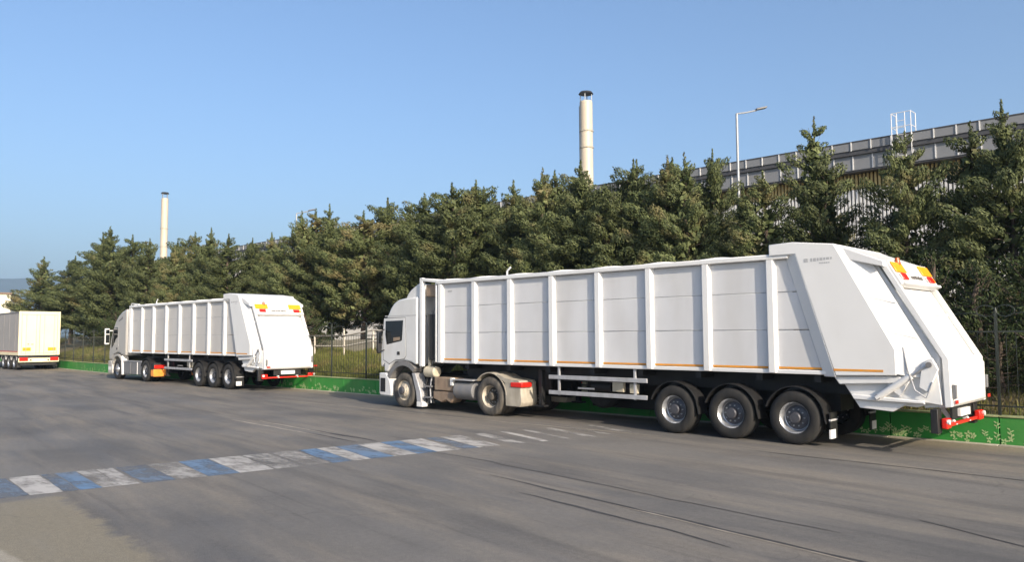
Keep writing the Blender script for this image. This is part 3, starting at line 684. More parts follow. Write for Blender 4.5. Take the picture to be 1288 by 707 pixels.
    # hood between hopper roof and tailgate
    hood = MB().prism([(-0.86, 3.848), (-1.77, 3.47), (-1.77, 3.36), (-0.86, 3.60)], -1.20, 1.20).build('hood', white, hop, bevel=0.015)
    # tailgate
    tg = MB().prism([(-0.95, 3.70), (-1.62, 3.40), (-2.60, 1.72), (-2.60, 0.98), (-2.20, 0.84), (-1.80, 0.86), (-1.30, 1.30)], -1.02, 1.02).build('tailgate', white, root, bevel=0.012)
    for side in (1, -1):
        MB().prism([(-1.75, 3.46), (-2.75, 1.70), (-2.77, 0.88), (-2.66, 0.86), (-2.64, 1.70), (-1.66, 3.42)], *sorted((side * 0.98, side * 1.085))).build('side_flange', white, tg, bevel=0.01)
    m_ = MB(); bbox(m_, 0.235, 2.195, 0.52, 2.02, -0.17, -0.075); m_.build('centre_panel', white, tg, bevel=0.01)
    m_ = MB(); bbox(m_, 0.24, 2.19, 1.06, 1.10, -0.07, -0.05); m_.build('crease', white, tg, bevel=0.006)
    # bucket below the slope
    MB().prism([(-2.55, 1.76), (-2.74, 1.70), (-2.80, 1.60), (-2.80, 0.93), (-2.74, 0.87), (-2.30, 0.83), (-2.30, 1.5)], -0.98, 0.98).build('bucket', white, tg, bevel=0.015)
    for y, zz in ((0.985, 1.14), (-1.03, 1.24)):
        MB().box(-2.835, -2.77, y - 0.02, y + 0.05, zz - 0.12, zz + 0.12).build('grab_handle', greyplastic, tg, bevel=0.01)
    # lamp bar across the top of the tailgate
    lb = MB(); bbox(lb, 0.015, 2.415, 0.0, 0.52, -0.06, 0.055); lb = lb.build('lamp_bar', white, tg, bevel=0.012)
    m_ = MB(); bbox(m_, 0.06, 2.37, 0.475, 0.53, 0.057, 0.105); m_.build('lamp_bar_lip', white, lb, bevel=0.01)
    for u in (0.10, 1.76):
        m_ = MB(); bbox(m_, u - 0.06, u + 0.56, 0.045, 0.265, 0.057, 0.085); m_.build('amber_lamp', amber, lb, bevel=0.012)
    for u in (0.22, 1.90):
        m_ = MB(); bbox(m_, u, u + 0.30, 0.285, 0.42, 0.057, 0.09); m_.build('red_lamp', red, lb, bevel=0.012)
    for u in (0.14, 1.74, 2.22):
        m_ = MB(); bbox(m_, u, u + 0.07, 0.30, 0.41, 0.057, 0.08); m_.build('lamp_end', amber if u > 2 else greyprint, lb, bevel=0.008)
    m_ = MB(); bbox(m_, 0.72, 1.58, 0.27, 0.43, 0.057, 0.068); m_.build('name_plate', clad_white, lb)
    m_ = MB(); u = 0.77
    while u < 1.52:
        wv = r_.uniform(0.03, 0.075); bbox(m_, u, u + wv, 0.30 + r_.uniform(0, 0.02), 0.40 - r_.uniform(0, 0.02), 0.069, 0.073); u += wv + r_.uniform(0.012, 0.03)
    m_.build('plate_lettering', darkprint, lb)
    bc = bp_(0.50, -0.02, 0.10)
    bm_ = MB(); bm_.cyl(bc - Vector((0, 0, 0.10)), bc - Vector((0, 0, 0.06)), 0.06, 0.06, 14); bm_.cyl(bc - Vector((0, 0, 0.06)), bc + Vector((0, 0, 0.025)), 0.052, 0.035, 14)
    bm_.build('beacon', material('amber_brown_lens', (0.40, 0.09, 0.02), 0.3), lb, smooth=True)
    # grey maker's mark on the hopper side
    mk = MB(); mk.box(-0.40, -0.32, 1.2505, 1.253, 3.53, 3.60)
    x = -0.45
    for k in range(7):
        wv = 0.035 + 0.02 * ((k * 3) % 2); mk.box(x - wv, x, 1.2505, 1.253, 3.535 + 0.004 * k, 3.60); x -= wv + 0.018
    x = -0.62
    for k in range(5): mk.box(x - 0.03, x, 1.2505, 1.253, 3.488, 3.512); x -= 0.042
    mk.build('maker_lettering', greyprint, hop)
    # lower hopper flank and lifting gear
    for side in (1, -1):
        fl = MB().prism([(-0.84, 1.37), (-1.95, 1.40), (-2.55, 1.62), (-2.62, 0.90), (-2.15, 0.96), (-1.80, 0.74), (-1.22, 0.78), (-0.98, 1.16)], *sorted((side * 0.98, side * 1.08))).build('lower_flank', white, hop, bevel=0.012)
        MB().prism([(-0.80, 1.345), (-1.98, 1.385), (-2.05, 1.27), (-0.90, 1.20)], *sorted((side * 1.085, side * 1.19))).build('sill_beam', white, hop, bevel=0.02)
        MB().loft([(-1.10, side * 1.09, 1.04), (-2.35, side * 1.09, 0.98), (-2.35, side * 1.09, 0.90), (-1.15, side * 1.09, 0.92)],
                  [(-1.10, side * 1.16, 1.02), (-2.35, side * 1.16, 0.96), (-2.35, side * 1.16, 0.92), (-1.15, side * 1.16, 0.94)]).build('lower_beam', white, hop, bevel=0.01)
        cy = MB(); cy.cyl((-1.55, side * 1.15, 0.98), (-2.15, side * 1.15, 1.40), 0.065, 0.065, 16); cy.build('lift_cylinder', white, hop, smooth=True)
        MB().cyl((-2.15, side * 1.15, 1.40), (-2.48, side * 1.15, 1.63), 0.034, 0.034, 12).build('piston_rod', steel, hop, smooth=True)
        MB().prism([(-1.78, 1.52), (-1.98, 1.58), (-2.12, 1.30), (-1.95, 1.02), (-1.74, 1.18)], *sorted((side * 1.09, side * 1.14))).build('arm_plate', white, hop, bevel=0.008)
        MB().prism([(-2.34, 1.60), (-2.50, 1.72), (-2.60, 1.52), (-2.42, 1.12), (-2.28, 1.20)], *sorted((side * 1.09, side * 1.17))).build('arm_plate', white, hop, bevel=0.008)
        for px_, pz_ in ((-1.58, 1.0), (-2.46, 1.60), (-1.92, 1.42)):
            MB().cyl((px_, side * 1.14, pz_), (px_, side * 1.205, pz_), 0.05, 0.05, 14).build('pivot_pin', greyplastic, hop, smooth=True)
        MB().tube([(-2.05, side * 1.19, 1.9), (-2.12, side * 1.21, 1.5), (-2.22, side * 1.19, 1.15), (-2.40, side * 1.17, 1.02), (-2.50, side * 1.17, 1.3)], 0.014, 8).build('hydraulic_hose', alu, hop, smooth=True)
    # rear underrun bar with lamps
    bar = MB().box(-2.65, -2.59, -1.02, 1.02, 0.51, 0.57).build('underrun_bar', red_paint, root, bevel=0.01)
    for y in (0.42, -0.42):
        MB().loft([(-2.35, y, 0.84), (-2.45, y, 0.84), (-2.45, y - 0.08, 0.84), (-2.35, y - 0.08, 0.84)], [(-2.56, y, 0.52), (-2.66, y, 0.52), (-2.66, y - 0.08, 0.52), (-2.56, y - 0.08, 0.52)]).build('bar_stay', white, bar, bevel=0.008)
    for y in (1.02, -1.22):
        MB().box(-2.58, -2.46, y - 0.02, y + 0.20, 0.42, 0.84).build('lamp_bracket', black, bar, bevel=0.01)
        MB().box(-2.70, -2.60, y - 0.14 if y > 0 else y + 0.02, y + 0.10 if y > 0 else y + 0.30, 0.50, 0.68).build('tail_lamp', red, bar, bevel=0.02)
        MB().cyl((-2.69, y + 0.06, 0.62), (-2.73, y + 0.06, 0.62), 0.045, 0.045, 12).build('reversing_lamp', clad_white, bar, smooth=True)
    MB().box(-2.70, -2.64, -0.30, 0.30, 0.66, 0.80).build('number_plate', clad_white, bar, bevel=0.006)
    MB().box(-2.64, -2.60, -0.6, 0.6, 0.62, 0.84).build('plate_bracket', chassis, bar)
    for y in (0.98, -1.1): MB().box(-2.815, -2.805, y - 0.14 * 1, y + 0.02, 0.93, 0.99).build('hazard_strip', red_paint, tg)
    # ---------------- running gear
    for y in (0.42, -0.54): MB().box(-0.9, 10.0, y, y + 0.12, 0.98, 1.36).build('chassis_beam', chassis, root)
    for x in (-0.5, 0.7, 2.1, 3.6, 5.0, 6.4, 7.8, 9.4): MB().box(x, x + 0.14, -1.05, 1.05, 1.22, 1.368).build('cross_member', chassis, root)
    for i, x in enumerate(AX):
        MB().cyl((x, -0.95, 0.52), (x, 0.95, 0.52), 0.07, 0.07, 12).build('axle', chassis, root)
        MB().box(x - 0.08, x + 0.55, 0.30, 0.42, 0.60, 0.96).build('suspension', chassis, root)
        MB().box(x - 0.08, x + 0.55, -0.54, -0.42, 0.60, 0.96).build('suspension', chassis, root)
        for side in (1, -1):
            wheel(root, x, side, 0.52, 0.37, 'trailer', 1.19)
            f = MB().arc((x, 0.52), 0.60, 0.615, 18, 162, *sorted((side * 0.82, side * 1.20)), seg=12)
            f.prism([(x - 0.63, 0.45), (x - 0.575, 0.72), (x - 0.56, 0.72), (x - 0.615, 0.45)], *sorted((side * 0.82, side * 1.20)))
            f.build('mudguard', black, root, smooth=True)
    for side in (1, -1):
        fl = MB().box(-0.70, -0.68, *sorted((side * 0.84, side * 1.16)), 0.16, 0.66).build('mudflap', black, root)
        MB().box(-0.706, -0.674, *sorted((side * 0.94, side * 1.168)), 0.17, 0.34).build('flap_badge', clad_white, fl)
        MB().box(-0.708, -0.672, *sorted((side * 0.84, side * 1.166)), 0.50, 0.535).build('flap_strip', greyprint, fl)
    for side in (1, -1):
        sg = None
        for z in (1.06, 0.68):
            o = MB().box(3.42, 6.36, *sorted((side * 1.13, side * 1.165)), z, z + 0.10).build('side_guard' if sg is None else 'guard_rail', alu, sg or root, bevel=0.008)
            sg = sg or o
        for x in (3.78, 6.06): MB().box(x - 0.03, x + 0.03, *sorted((side * 1.08, side * 1.128)), 0.66, 1.40).build('guard_post', alu, sg, bevel=0.006)
    for side in (1, -1):
        MB().box(6.9, 7.02, side * 0.75 - 0.06, side * 0.75 + 0.06, 0.35, 1.25).build('landing_leg', chassis, root, bevel=0.01)
        MB().box(6.80, 7.12, side * 0.75 - 0.12, side * 0.75 + 0.12, 0.31, 0.35).build('landing_foot', chassis, root)
    MB().box(3.35, 6.45, -1.14, -0.70, 0.26, 1.30).build('dark_filler_box', chassis, root, bevel=0.02)  # dark filler added to keep the underside black and hide the wall
    MB().box(7.2, 8.0, -1.1, -0.55, 0.45, 1.20).build('dark_filler_box', chassis, root, bevel=0.02)  # another added dark block, darkening the gap behind the drive wheels
    MB().box(-0.55, 3.3, -0.40, 0.28, 0.62, 1.2).build('bogie_frame', chassis, root)
    MB().lathe([(0.28, -0.15), (0.45, -0.17), (0.51, -0.10), (0.51, 0.10), (0.45, 0.17), (0.28, 0.15), (0.05, 0.05), (0.05, -0.05), (0.28, -0.15)], (5.6, -0.15, 0.80), 28).build('added_spare_wheel', rubber, root, smooth=True)  # spare wheel added to help darken the view under the trailer
    for x in (4.15, 4.95): MB().cyl((x, 0.35, 0.86), (x + 0.62, 0.35, 0.86), 0.14, 0.14, 18).build('air_tank', chassis, root, smooth=True)
    MB().box(4.3, 4.62, 0.75, 0.85, 0.80, 1.02).build('valve_box', creamtank, root, bevel=0.01)
    MB().box(3.9, 4.12, 0.75, 0.85, 0.78, 1.0).build('valve_box', creamtank, root, bevel=0.01)
    MB().box(5.2, 5.7, 0.78, 0.82, 0.82, 0.86).build('pipe_clip', alu, root)

def grille_front(root, zb_, col):
    MB().box(13.27, 13.31, -0.95, 0.95, 1.05, 1.55).build('grille', black, root, bevel=0.02)
    for y in (0.72, -1.08): MB().box(13.24, 13.30, y, y + 0.36, 0.55, 0.78).build('headlight', glass, root, bevel=0.03)
    for z in (1.15, 1.28, 1.41): MB().box(13.305, 13.325, -0.9, 0.9, z, z + 0.03).build('grille_slat', greyplastic, root)

def build_tractor_a(root):
    """white high roofed cab with dusty running gear"""
    cabp = [(13.10, 1.28), (13.27, 1.18), (13.28, 1.60), (13.23, 1.97), (13.15, 2.35), (13.04, 2.66), (12.93, 2.78), (12.78, 3.0), (12.62, 3.15), (12.40, 3.25), (12.09, 3.29), (11.50, 3.31), (11.50, 1.30), (11.62, 1.30), (11.78, 1.36), (12.10, 1.40), (12.55, 1.36), (12.80, 1.22), (12.90, 1.05), (13.10, 1.05)]
    cab = MB().prism(cabp, -1.20, 1.20).build('cab', cab_white, root, bevel=0.10, seg=4)
    MB().prism([(12.12, 3.27), (12.03, 3.41), (11.90, 3.52), (11.75, 3.60), (11.58, 3.68), (11.50, 3.71), (11.46, 3.68), (11.46, 2.75), (11.56, 2.75), (11.66, 3.27)], -1.12, 1.12).build('roof_deflector', cab_white, root, bevel=0.06, seg=3)
    # window, door, trim
    dr = MB().prism([(13.10, 2.70), (12.06, 2.70), (12.02, 1.56), (12.10, 1.46), (12.55, 1.42), (12.82, 1.30), (13.12, 1.42), (13.16, 2.2)], 1.19, 1.206).build('door', cab_white, root, bevel=0.006, seg=1)
    MB().prism([(13.115, 2.715), (12.045, 2.715), (12.005, 1.555), (12.09, 1.445), (12.55, 1.405), (12.82, 1.285), (13.135, 1.41), (13.175, 2.2)], 1.185, 1.2015).build('door_seal', black, dr)
    MB().prism([(13.01, 2.61), (12.15, 2.62), (12.20, 2.03), (12.24, 2.00), (12.95, 1.89), (13.02, 2.2)], 1.204, 1.211).build('window', glass, dr)
    MB().prism([(12.62, 2.10), (12.30, 2.12), (12.30, 2.03), (12.62, 1.99)], 1.2105, 1.213).build('sun_shade', brownbox, dr)
    MB().box(12.30, 12.42, 1.206, 1.222, 1.58, 1.68).build('door_handle', black, dr, bevel=0.01)
    MB().box(11.53, 13.06, 1.197, 1.204, 2.75, 2.775).build('roof_seam', greyprint, root)
    dl = MB().prism([(13.10, 2.70), (12.06, 2.70), (12.02, 1.56), (12.55, 1.42), (12.82, 1.30), (13.12, 1.42)], -1.206, -1.19).build('door', cab_white, root, bevel=0.006, seg=1)
    MB().prism([(13.01, 2.61), (12.15, 2.62), (12.20, 2.03), (12.95, 1.89)], -1.211, -1.204).build('window', glass, dl)
    MB().prism([(13.235, 2.02), (13.03, 2.66), (13.06, 2.70), (13.27, 2.02)], -1.08, 1.08).build('windscreen', glass, root, bevel=0.02)
    grille_front(root, 0.3, cab_white)
    for side in (1, -1):
        mr = MB().box(13.06, 13.16, *sorted((side * 1.30, side * 1.46)), 1.62, 2.30).build('mirror', black, root, bevel=0.04)
        MB().box(13.054, 13.06, *sorted((side * 1.32, side * 1.44)), 1.92, 2.26).build('mirror_glass', mirrorglass, mr)
        MB().tube([(13.08, side * 1.19, 2.36), (13.10, side * 1.38, 2.28)], 0.02, 8).build('mirror_arm', black, mr)
        MB().tube([(13.08, side * 1.19, 1.72), (13.10, side * 1.38, 1.68)], 0.02, 8).build('mirror_arm', black, mr)
        # wheel arch trim, bumper corner, fender
        MB().arc((XF, 0.56), 0.70, 0.84, 25, 132, *sorted((side * 0.86, side * 1.212)), seg=12).build('wheel_arch', greyplastic, root, bevel=0.0, smooth=True)
        MB().prism([(11.76, 1.05), (11.60, 1.05), (11.34, 0.50), (11.30, 0.12), (11.50, 0.12), (11.56, 0.50)], *sorted((side * 0.86, side * 1.19))).build('fender', greyplastic if side < 0 else alu, root, bevel=0.02)
    bmp = MB().prism([(13.27, 0.32), (13.32, 0.40), (13.32, 1.02), (12.98, 1.02), (12.78, 0.80), (12.70, 0.50), (12.72, 0.32)], -1.215, 1.215).build('bumper', cab_white, root, bevel=0.04, seg=3)
    MB().box(13.0, 13.24, 1.213, 1.222, 0.44, 0.86).build('lamp_recess', black, bmp)
    MB().box(11.26, 11.50, 0.98, 1.20, 0.08, 0.22).build('front_mudflap', clad_white, root)
    # chassis and running gear
    for y in (0.38, -0.46): MB().box(6.9, 12.9, y, y + 0.08, 0.70, 0.98).build('tractor_beam', chassis, root)
    MB().box(7.6, 9.0, -0.5, 0.5, 1.18, 1.27).build('fifth_wheel', chassis, root, bevel=0.02)
    for side in (1, -1):
        wheel(root, XF, side, 0.52, 0.30, 'front_dusty', 1.17)
        for q, off in ((0, 1.21), (1, 0.86)):
            wheel(root, XD, side, 0.52, 0.29, 'dusty', off)
        f = MB().arc((XD, 0.52), 0.62, 0.645, 40, 175, *sorted((side * 0.60, side * 1.22)), seg=14)
        f.prism([(XD - 0.30, 1.13), (XD - 0.62, 1.02), (XD - 1.08, 0.97), (XD - 1.12, 0.90), (XD - 0.6, 0.9), (XD - 0.30, 1.08)], *sorted((side * 0.60, side * 1.218)))
        f = f.build('drive_fender', dusty, root, smooth=True)
        MB().prism([(XD - 0.60, 0.30), (XD - 0.56, 0.92), (XD - 1.14, 0.94), (XD - 1.18, 0.40), (XD - 1.12, 0.30)], *sorted((side * 0.60, side * 1.21))).build('fender_tail', dusty, f, bevel=0.02)
        MB().box(XD - 1.215, XD - 0.80, *sorted((side * 0.85, side * 1.235)), 0.80, 0.93).build('tail_lamp', red, f, bevel=0.02)
    for side in (1, -1):
        MB().cyl((XF, side * 0.2, 0.52), (XF, side * 0.95, 0.52), 0.06, 0.06, 10).build('axle', chassis, root)
        MB().cyl((XD, side * 0.1, 0.52), (XD, side * 0.95, 0.52), 0.08, 0.08, 10).build('axle', chassis, root)
    MB().cyl((11.28, 1.0, 1.10), (10.80, 1.0, 1.10), 0.165, 0.165, 20).build('air_filter', creamtank, root, bevel=0.04)
    MB().tube([(11.12, 1.02, 1.25), (11.14, 1.0, 1.5), (11.0, 0.9, 1.7)], 0.05, 10).build('intake_pipe', creamtank, root, smooth=True)
    MB().box(10.0, 10.78, 0.72, 1.14, 0.58, 0.96).build('battery_box', brownbox, root, bevel=0.025)
    MB().prism([(10.86, 0.56), (9.96, 0.56), (9.98, 0.34), (10.10, 0.24), (10.30, 0.32), (10.50, 0.24), (10.86, 0.34)], 0.74, 1.12).build('silencer', brownbox, root, bevel=0.03)
    MB().box(9.94, 10.06, 1.08, 1.18, 0.74, 0.96).build('relay_case', clad_white, root, bevel=0.015)
    MB().box(9.05, 10.9, -1.15, -0.55, 0.30, 0.95).build('fuel_tank', chassis, root, bevel=0.05)  # far side tank, added to darken the view under the tractor
    MB().cyl((9.10, 0.98, 0.62), (9.88, 0.98, 0.62), 0.26, 0.26, 24).build('fuel_tank', greyplastic, root, bevel=0.03)
    MB().box(9.08, 9.92, 0.74, 1.22, 0.90, 0.93).build('catwalk', alu, root, bevel=0.006)
    for x in (11.22, 11.02, 10.9): MB().tube([(x, 1.05, 0.2), (x + 0.02, 1.07, 0.6), (x, 1.03, 0.95)], 0.022, 8).build('hose', alu if x == 11.02 else black, root, smooth=True)
    MB().box(10.92, 11.20, 0.80, 1.02, 0.26, 0.90).build('step_box', black, root, bevel=0.02)
    for z in (0.34, 0.66): MB().box(10.90, 11.24, 1.02, 1.16, z, z + 0.04).build('step', greyplastic, root)

def build_tractor_b(root):
    """silver grey newer cab with dark skirts"""
    cabp = [(12.95, 0.98), (13.30, 0.95), (13.33, 1.35), (13.26, 1.65), (13.10, 2.05), (12.90, 2.45), (12.62, 2.85), (12.40, 3.08), (12.10, 3.28), (11.70, 3.46), (11.20, 3.58), (11.02, 3.60), (11.02, 1.22), (11.60, 1.22), (11.74, 1.30), (12.15, 1.36), (12.60, 1.26), (12.82, 1.05)]
    MB().prism(cabp, -1.19, 1.19).build('cab', cab_grey, root, bevel=0.10, seg=4)
    dr = MB().prism([(12.86, 2.40), (12.60, 2.72), (12.02, 2.74), (12.02, 1.50), (12.15, 1.40), (12.62, 1.30), (13.08, 1.42), (13.10, 1.9)], 1.18, 1.196).build('door', cab_grey, root, bevel=0.006, seg=1)
    MB().prism([(12.78, 2.40), (12.62, 2.64), (12.10, 2.66), (12.12, 2.18), (12.40, 2.05), (12.62, 1.78), (12.94, 1.58), (12.96, 1.85)], 1.194, 1.201).build('window', glass, dr)
    MB().box(12.14, 12.26, 1.196, 1.21, 1.52, 1.62).build('door_handle', black, dr, bevel=0.01)
    MB().prism([(11.50, 3.22), (12.05, 3.02), (12.08, 2.96), (11.50, 3.10)], 1.188, 1.196).build('roof_marker', greyplastic, root)
    MB().prism([(12.86, 2.40), (12.60, 2.72), (12.02, 2.74), (12.02, 1.50), (12.62, 1.30), (13.08, 1.42)], -1.196, -1.18).build('door', cab_grey, root, bevel=0.006, seg=1)
    MB().prism([(13.26, 1.70), (12.66, 2.84), (12.70, 2.88), (13.30, 1.70)], -1.08, 1.08).build('windscreen', glass, root, bevel=0.02)
    grille_front(root, 0.3, cab_grey)
    for side in (1, -1):
        mr = MB().box(12.98, 13.12, *sorted((side * 1.28, side * 1.52)), 1.78, 2.62).build('mirror', clad_white, root, bevel=0.05)
        MB().box(12.972, 12.98, *sorted((side * 1.31, side * 1.49)), 1.86, 2.30).build('mirror_glass', glass, mr)
        MB().box(12.972, 12.98, *sorted((side * 1.31, side * 1.49)), 2.34, 2.56).build('mirror_glass', glass, mr)
        MB().tube([(12.90, side * 1.17, 2.5), (13.05, side * 1.36, 2.5)], 0.03, 8).build('mirror_arm', clad_white, mr)
        MB().arc((XF, 0.54), 0.66, 0.76, 22, 140, *sorted((side * 0.86, side * 1.20)), seg=12).build('wheel_arch', cab_grey, root, smooth=True)
        MB().prism([(11.62, 1.21), (11.50, 1.21), (11.36, 0.25), (11.52, 0.25), (11.56, 0.6)], *sorted((side * 0.86, side * 1.20))).build('fender', clad_white, root, bevel=0.02)
        for x0, x1 in ((10.40, 11.30), (9.55, 10.36), (8.98, 9.51)):
            MB().prism([(x0, 0.30), (x1, 0.30), (x1, 0.92), (x0, 0.92)], *sorted((side * 0.80, side * 1.16))).build('side_skirt', greyplastic, root, bevel=0.02)
        MB().box(8.96, 11.34, *sorted((side * 0.78, side * 1.18)), 0.935, 0.975).build('skirt_rail', alu, root)
        MB().box(9.515, 9.545, *sorted((side * 0.9, side * 1.175)), 0.32, 0.93).build('skirt_strip', clad_white, root)
        wheel(root, XF, side, 0.52, 0.30, 'front', 1.17)
        for off in (1.21, 0.86): wheel(root, XD, side, 0.52, 0.29, 'drive', off)
        f = MB().arc((XD, 0.52), 0.60, 0.63, 20, 170, *sorted((side * 0.60, side * 1.20)), seg=14).build('drive_fender', black, root, smooth=True)
        MB().box(XD - 1.00, XD - 0.66, *sorted((side * 0.62, side * 1.20)), 0.26, 0.92).build('fender_tail', black, f, bevel=0.02)
        MB().box(XD - 1.03, XD - 0.99, *sorted((side * 0.66, side * 1.19)), 0.66, 0.82).build('tail_lamp', red, f, bevel=0.012)
        MB().box(XD - 1.02, XD - 0.995, *sorted((side * 0.62, side * 1.22)), 0.28, 0.62).build('warning_plate', orange_plate, f, bevel=0.006)
        MB().box(XD - 0.98, XD - 0.68, *sorted((side * 1.201, side * 1.21)), 0.29, 0.60).build('side_plate', orange_plate, f, bevel=0.006)
        MB().cyl((XF, side * 0.2, 0.52), (XF, side * 0.95, 0.52), 0.06, 0.06, 10).build('axle', chassis, root)
        MB().cyl((XD, side * 0.1, 0.52), (XD, side * 0.95, 0.52), 0.08, 0.08, 10).build('axle', chassis, root)
    bmp = MB().prism([(13.30, 0.28), (13.36, 0.40), (13.36, 0.93), (12.96, 0.95), (12.80, 0.75), (12.74, 0.28)], -1.20, 1.20).build('bumper', cab_grey, root, bevel=0.04, seg=3)
    MB().box(12.92, 13.30, 1.197, 1.205, 0.45, 0.62).build('corner_lamp', clad_white, bmp)
    for y in (0.38, -0.46): MB().box(6.9, 12.9, y, y + 0.08, 0.70, 0.98).build('tractor_beam', chassis, root)
    MB().box(7.6, 9.0, -0.5, 0.5, 1.18, 1.27).build('fifth_wheel', chassis, root, bevel=0.02)
    MB().tube([(11.05, 1.0, 3.62), (10.9, 1.0, 3.86), (9.9, 1.0, 3.80)], 0.025, 8).build('roof_bracket', white, root, smooth=True)
    MB().tube([(11.05, -1.0, 3.62), (10.9, -1.0, 3.86), (9.9, -1.0, 3.80)], 0.025, 8).build('roof_bracket', white, root, smooth=True)

t1 = empty('refuse_truck', W(6.90, 14.97 + HW, 0), ROTZ)
tag(t1, 'near white refuse collection semi truck with high roof cab and dusty fenders', 'truck', 'white refuse trucks parked along the wall')
build_trailer(t1, 3, True); build_tractor_a(t1)
t2 = empty('refuse_truck', W(31.20, 15.45 + HW, 0), ROTZ)
tag(t2, 'farther white refuse semi truck with silver cab, its bright tailgate facing the camera', 'truck', 'white refuse trucks parked along the wall')
build_trailer(t2, 8, False, grey_panel); build_tractor_b(t2)

# ------------------------------------------------------------------ lorry at the far left
t3 = empty('box_lorry', W(60.4, 16.55, 0), ROTZ)
tag(t3, 'cream box semi trailer with closed rear doors at the left edge', 'truck')
bx = MB().box(0.06, 13.4, -1.22, 1.22, 1.02, 3.86).build('trailer_body', curtain, t3, bevel=0.02)
for side in (1, -1):
    MB().box(0.0, 13.45, *sorted((side * 1.16, side * 1.245)), 0.98, 1.20).build('side_rail', cream, bx, bevel=0.015)
    MB().box(0.0, 13.45, *sorted((side * 1.16, side * 1.245)), 1.203, 1.26).build('rail_edge', red_paint, bx)
    MB().box(0.0, 13.45, *sorted((side * 1.16, side * 1.245)), 3.80, 3.90).build('roof_rail', greyplastic, bx, bevel=0.015)
    for i in range(9): MB().box(0.9 + i * 1.4, 0.94 + i * 1.4, *sorted((side * 1.221, side * 1.24)), 1.27, 3.79).build('curtain_strap', greyplastic, bx)
fr = MB().box(-0.04, 0.10, 1.08, 1.25, 0.98, 3.93).build('rear_frame', cream, t3, bevel=0.015)
MB().box(-0.04, 0.10, -1.25, -1.08, 0.98, 3.93).build('frame_post', cream, fr, bevel=0.015)
MB().box(-0.04, 0.10, -1.077, 1.077, 3.70, 3.93).build('frame_header', cream, fr, bevel=0.015)
MB().box(-0.04, 0.10, -1.077, 1.077, 0.98, 1.10).build('frame_sill', cream, fr, bevel=0.015)
for y in (0.012, -1.065):
    d_ = MB().box(-0.03, 0.04, y, y + 1.053, 1.115, 3.69).build('rear_door', cream, t3, bevel=0.015)
    for yy in (y + 0.2, y + 0.8): MB().cyl((-0.05, yy, 1.05), (-0.05, yy, 3.74), 0.018, seg=8).build('lock_rod', galv, d_, smooth=True)
    MB().box(-0.036, -0.031, y + 0.06 if y < 0 else y + 0.5, y + 0.55 if y < 0 else y + 0.99, 1.28, 1.50).build('reflective_panel', amber, d_)
MB().box(-0.036, -0.031, 0.62, 0.72, 1.70, 1.76).build('door_mark', darkprint, fr); MB().box(-0.036, -0.031, 0.36, 0.50, 1.69, 1.74).build('door_mark', darkprint, fr)
bm3 = MB().box(-0.06, 0.02, -1.22, 1.22, 0.52, 0.80).build('rear_bumper', cream, t3, bevel=0.015)
for y in (0.66, -1.18): MB().box(-0.09, -0.058, y, y + 0.52, 0.60, 0.84).build('tail_lamp', red, bm3, bevel=0.02)
MB().box(-0.068, -0.061, -0.28, 0.28, 0.58, 0.72).build('number_plate', clad_white, bm3)
for y in (0.5, -0.55): MB().cyl((-0.06, y, 0.66), (-0.085, y, 0.66), 0.05, seg=12).build('reversing_lamp', black, bm3)
MB().box(0.02, 0.08, -1.2, 1.2, 0.84, 0.965).build('underframe', black, t3)
for y in (0.95, -1.2): MB().box(0.30, 0.33, y, y + 0.26, 0.18, 0.80).build('mudflap', black, t3)
MB().box(0.10, 0.14, -1.1, 1.1, 0.30, 0.50).build('underrun_bar', black, t3, bevel=0.01)
for y in (0.42, -0.54): MB().box(0.1, 13.0, y, y + 0.12, 0.70, 1.0).build('chassis_beam', chassis, t3)
for x in (1.1, 2.42, 3.74):
    MB().cyl((x, -0.95, 0.5), (x, 0.95, 0.5), 0.07, seg=10).build('axle', chassis, t3)
    for side in (1, -1):
        wheel(t3, x, side, 0.50, 0.37, 'trailer', 1.18)
        MB().arc((x, 0.5), 0.58, 0.60, 15, 165, *sorted((side * 0.82, side * 1.19)), seg=10).build('mudguard', alu, t3, smooth=True)

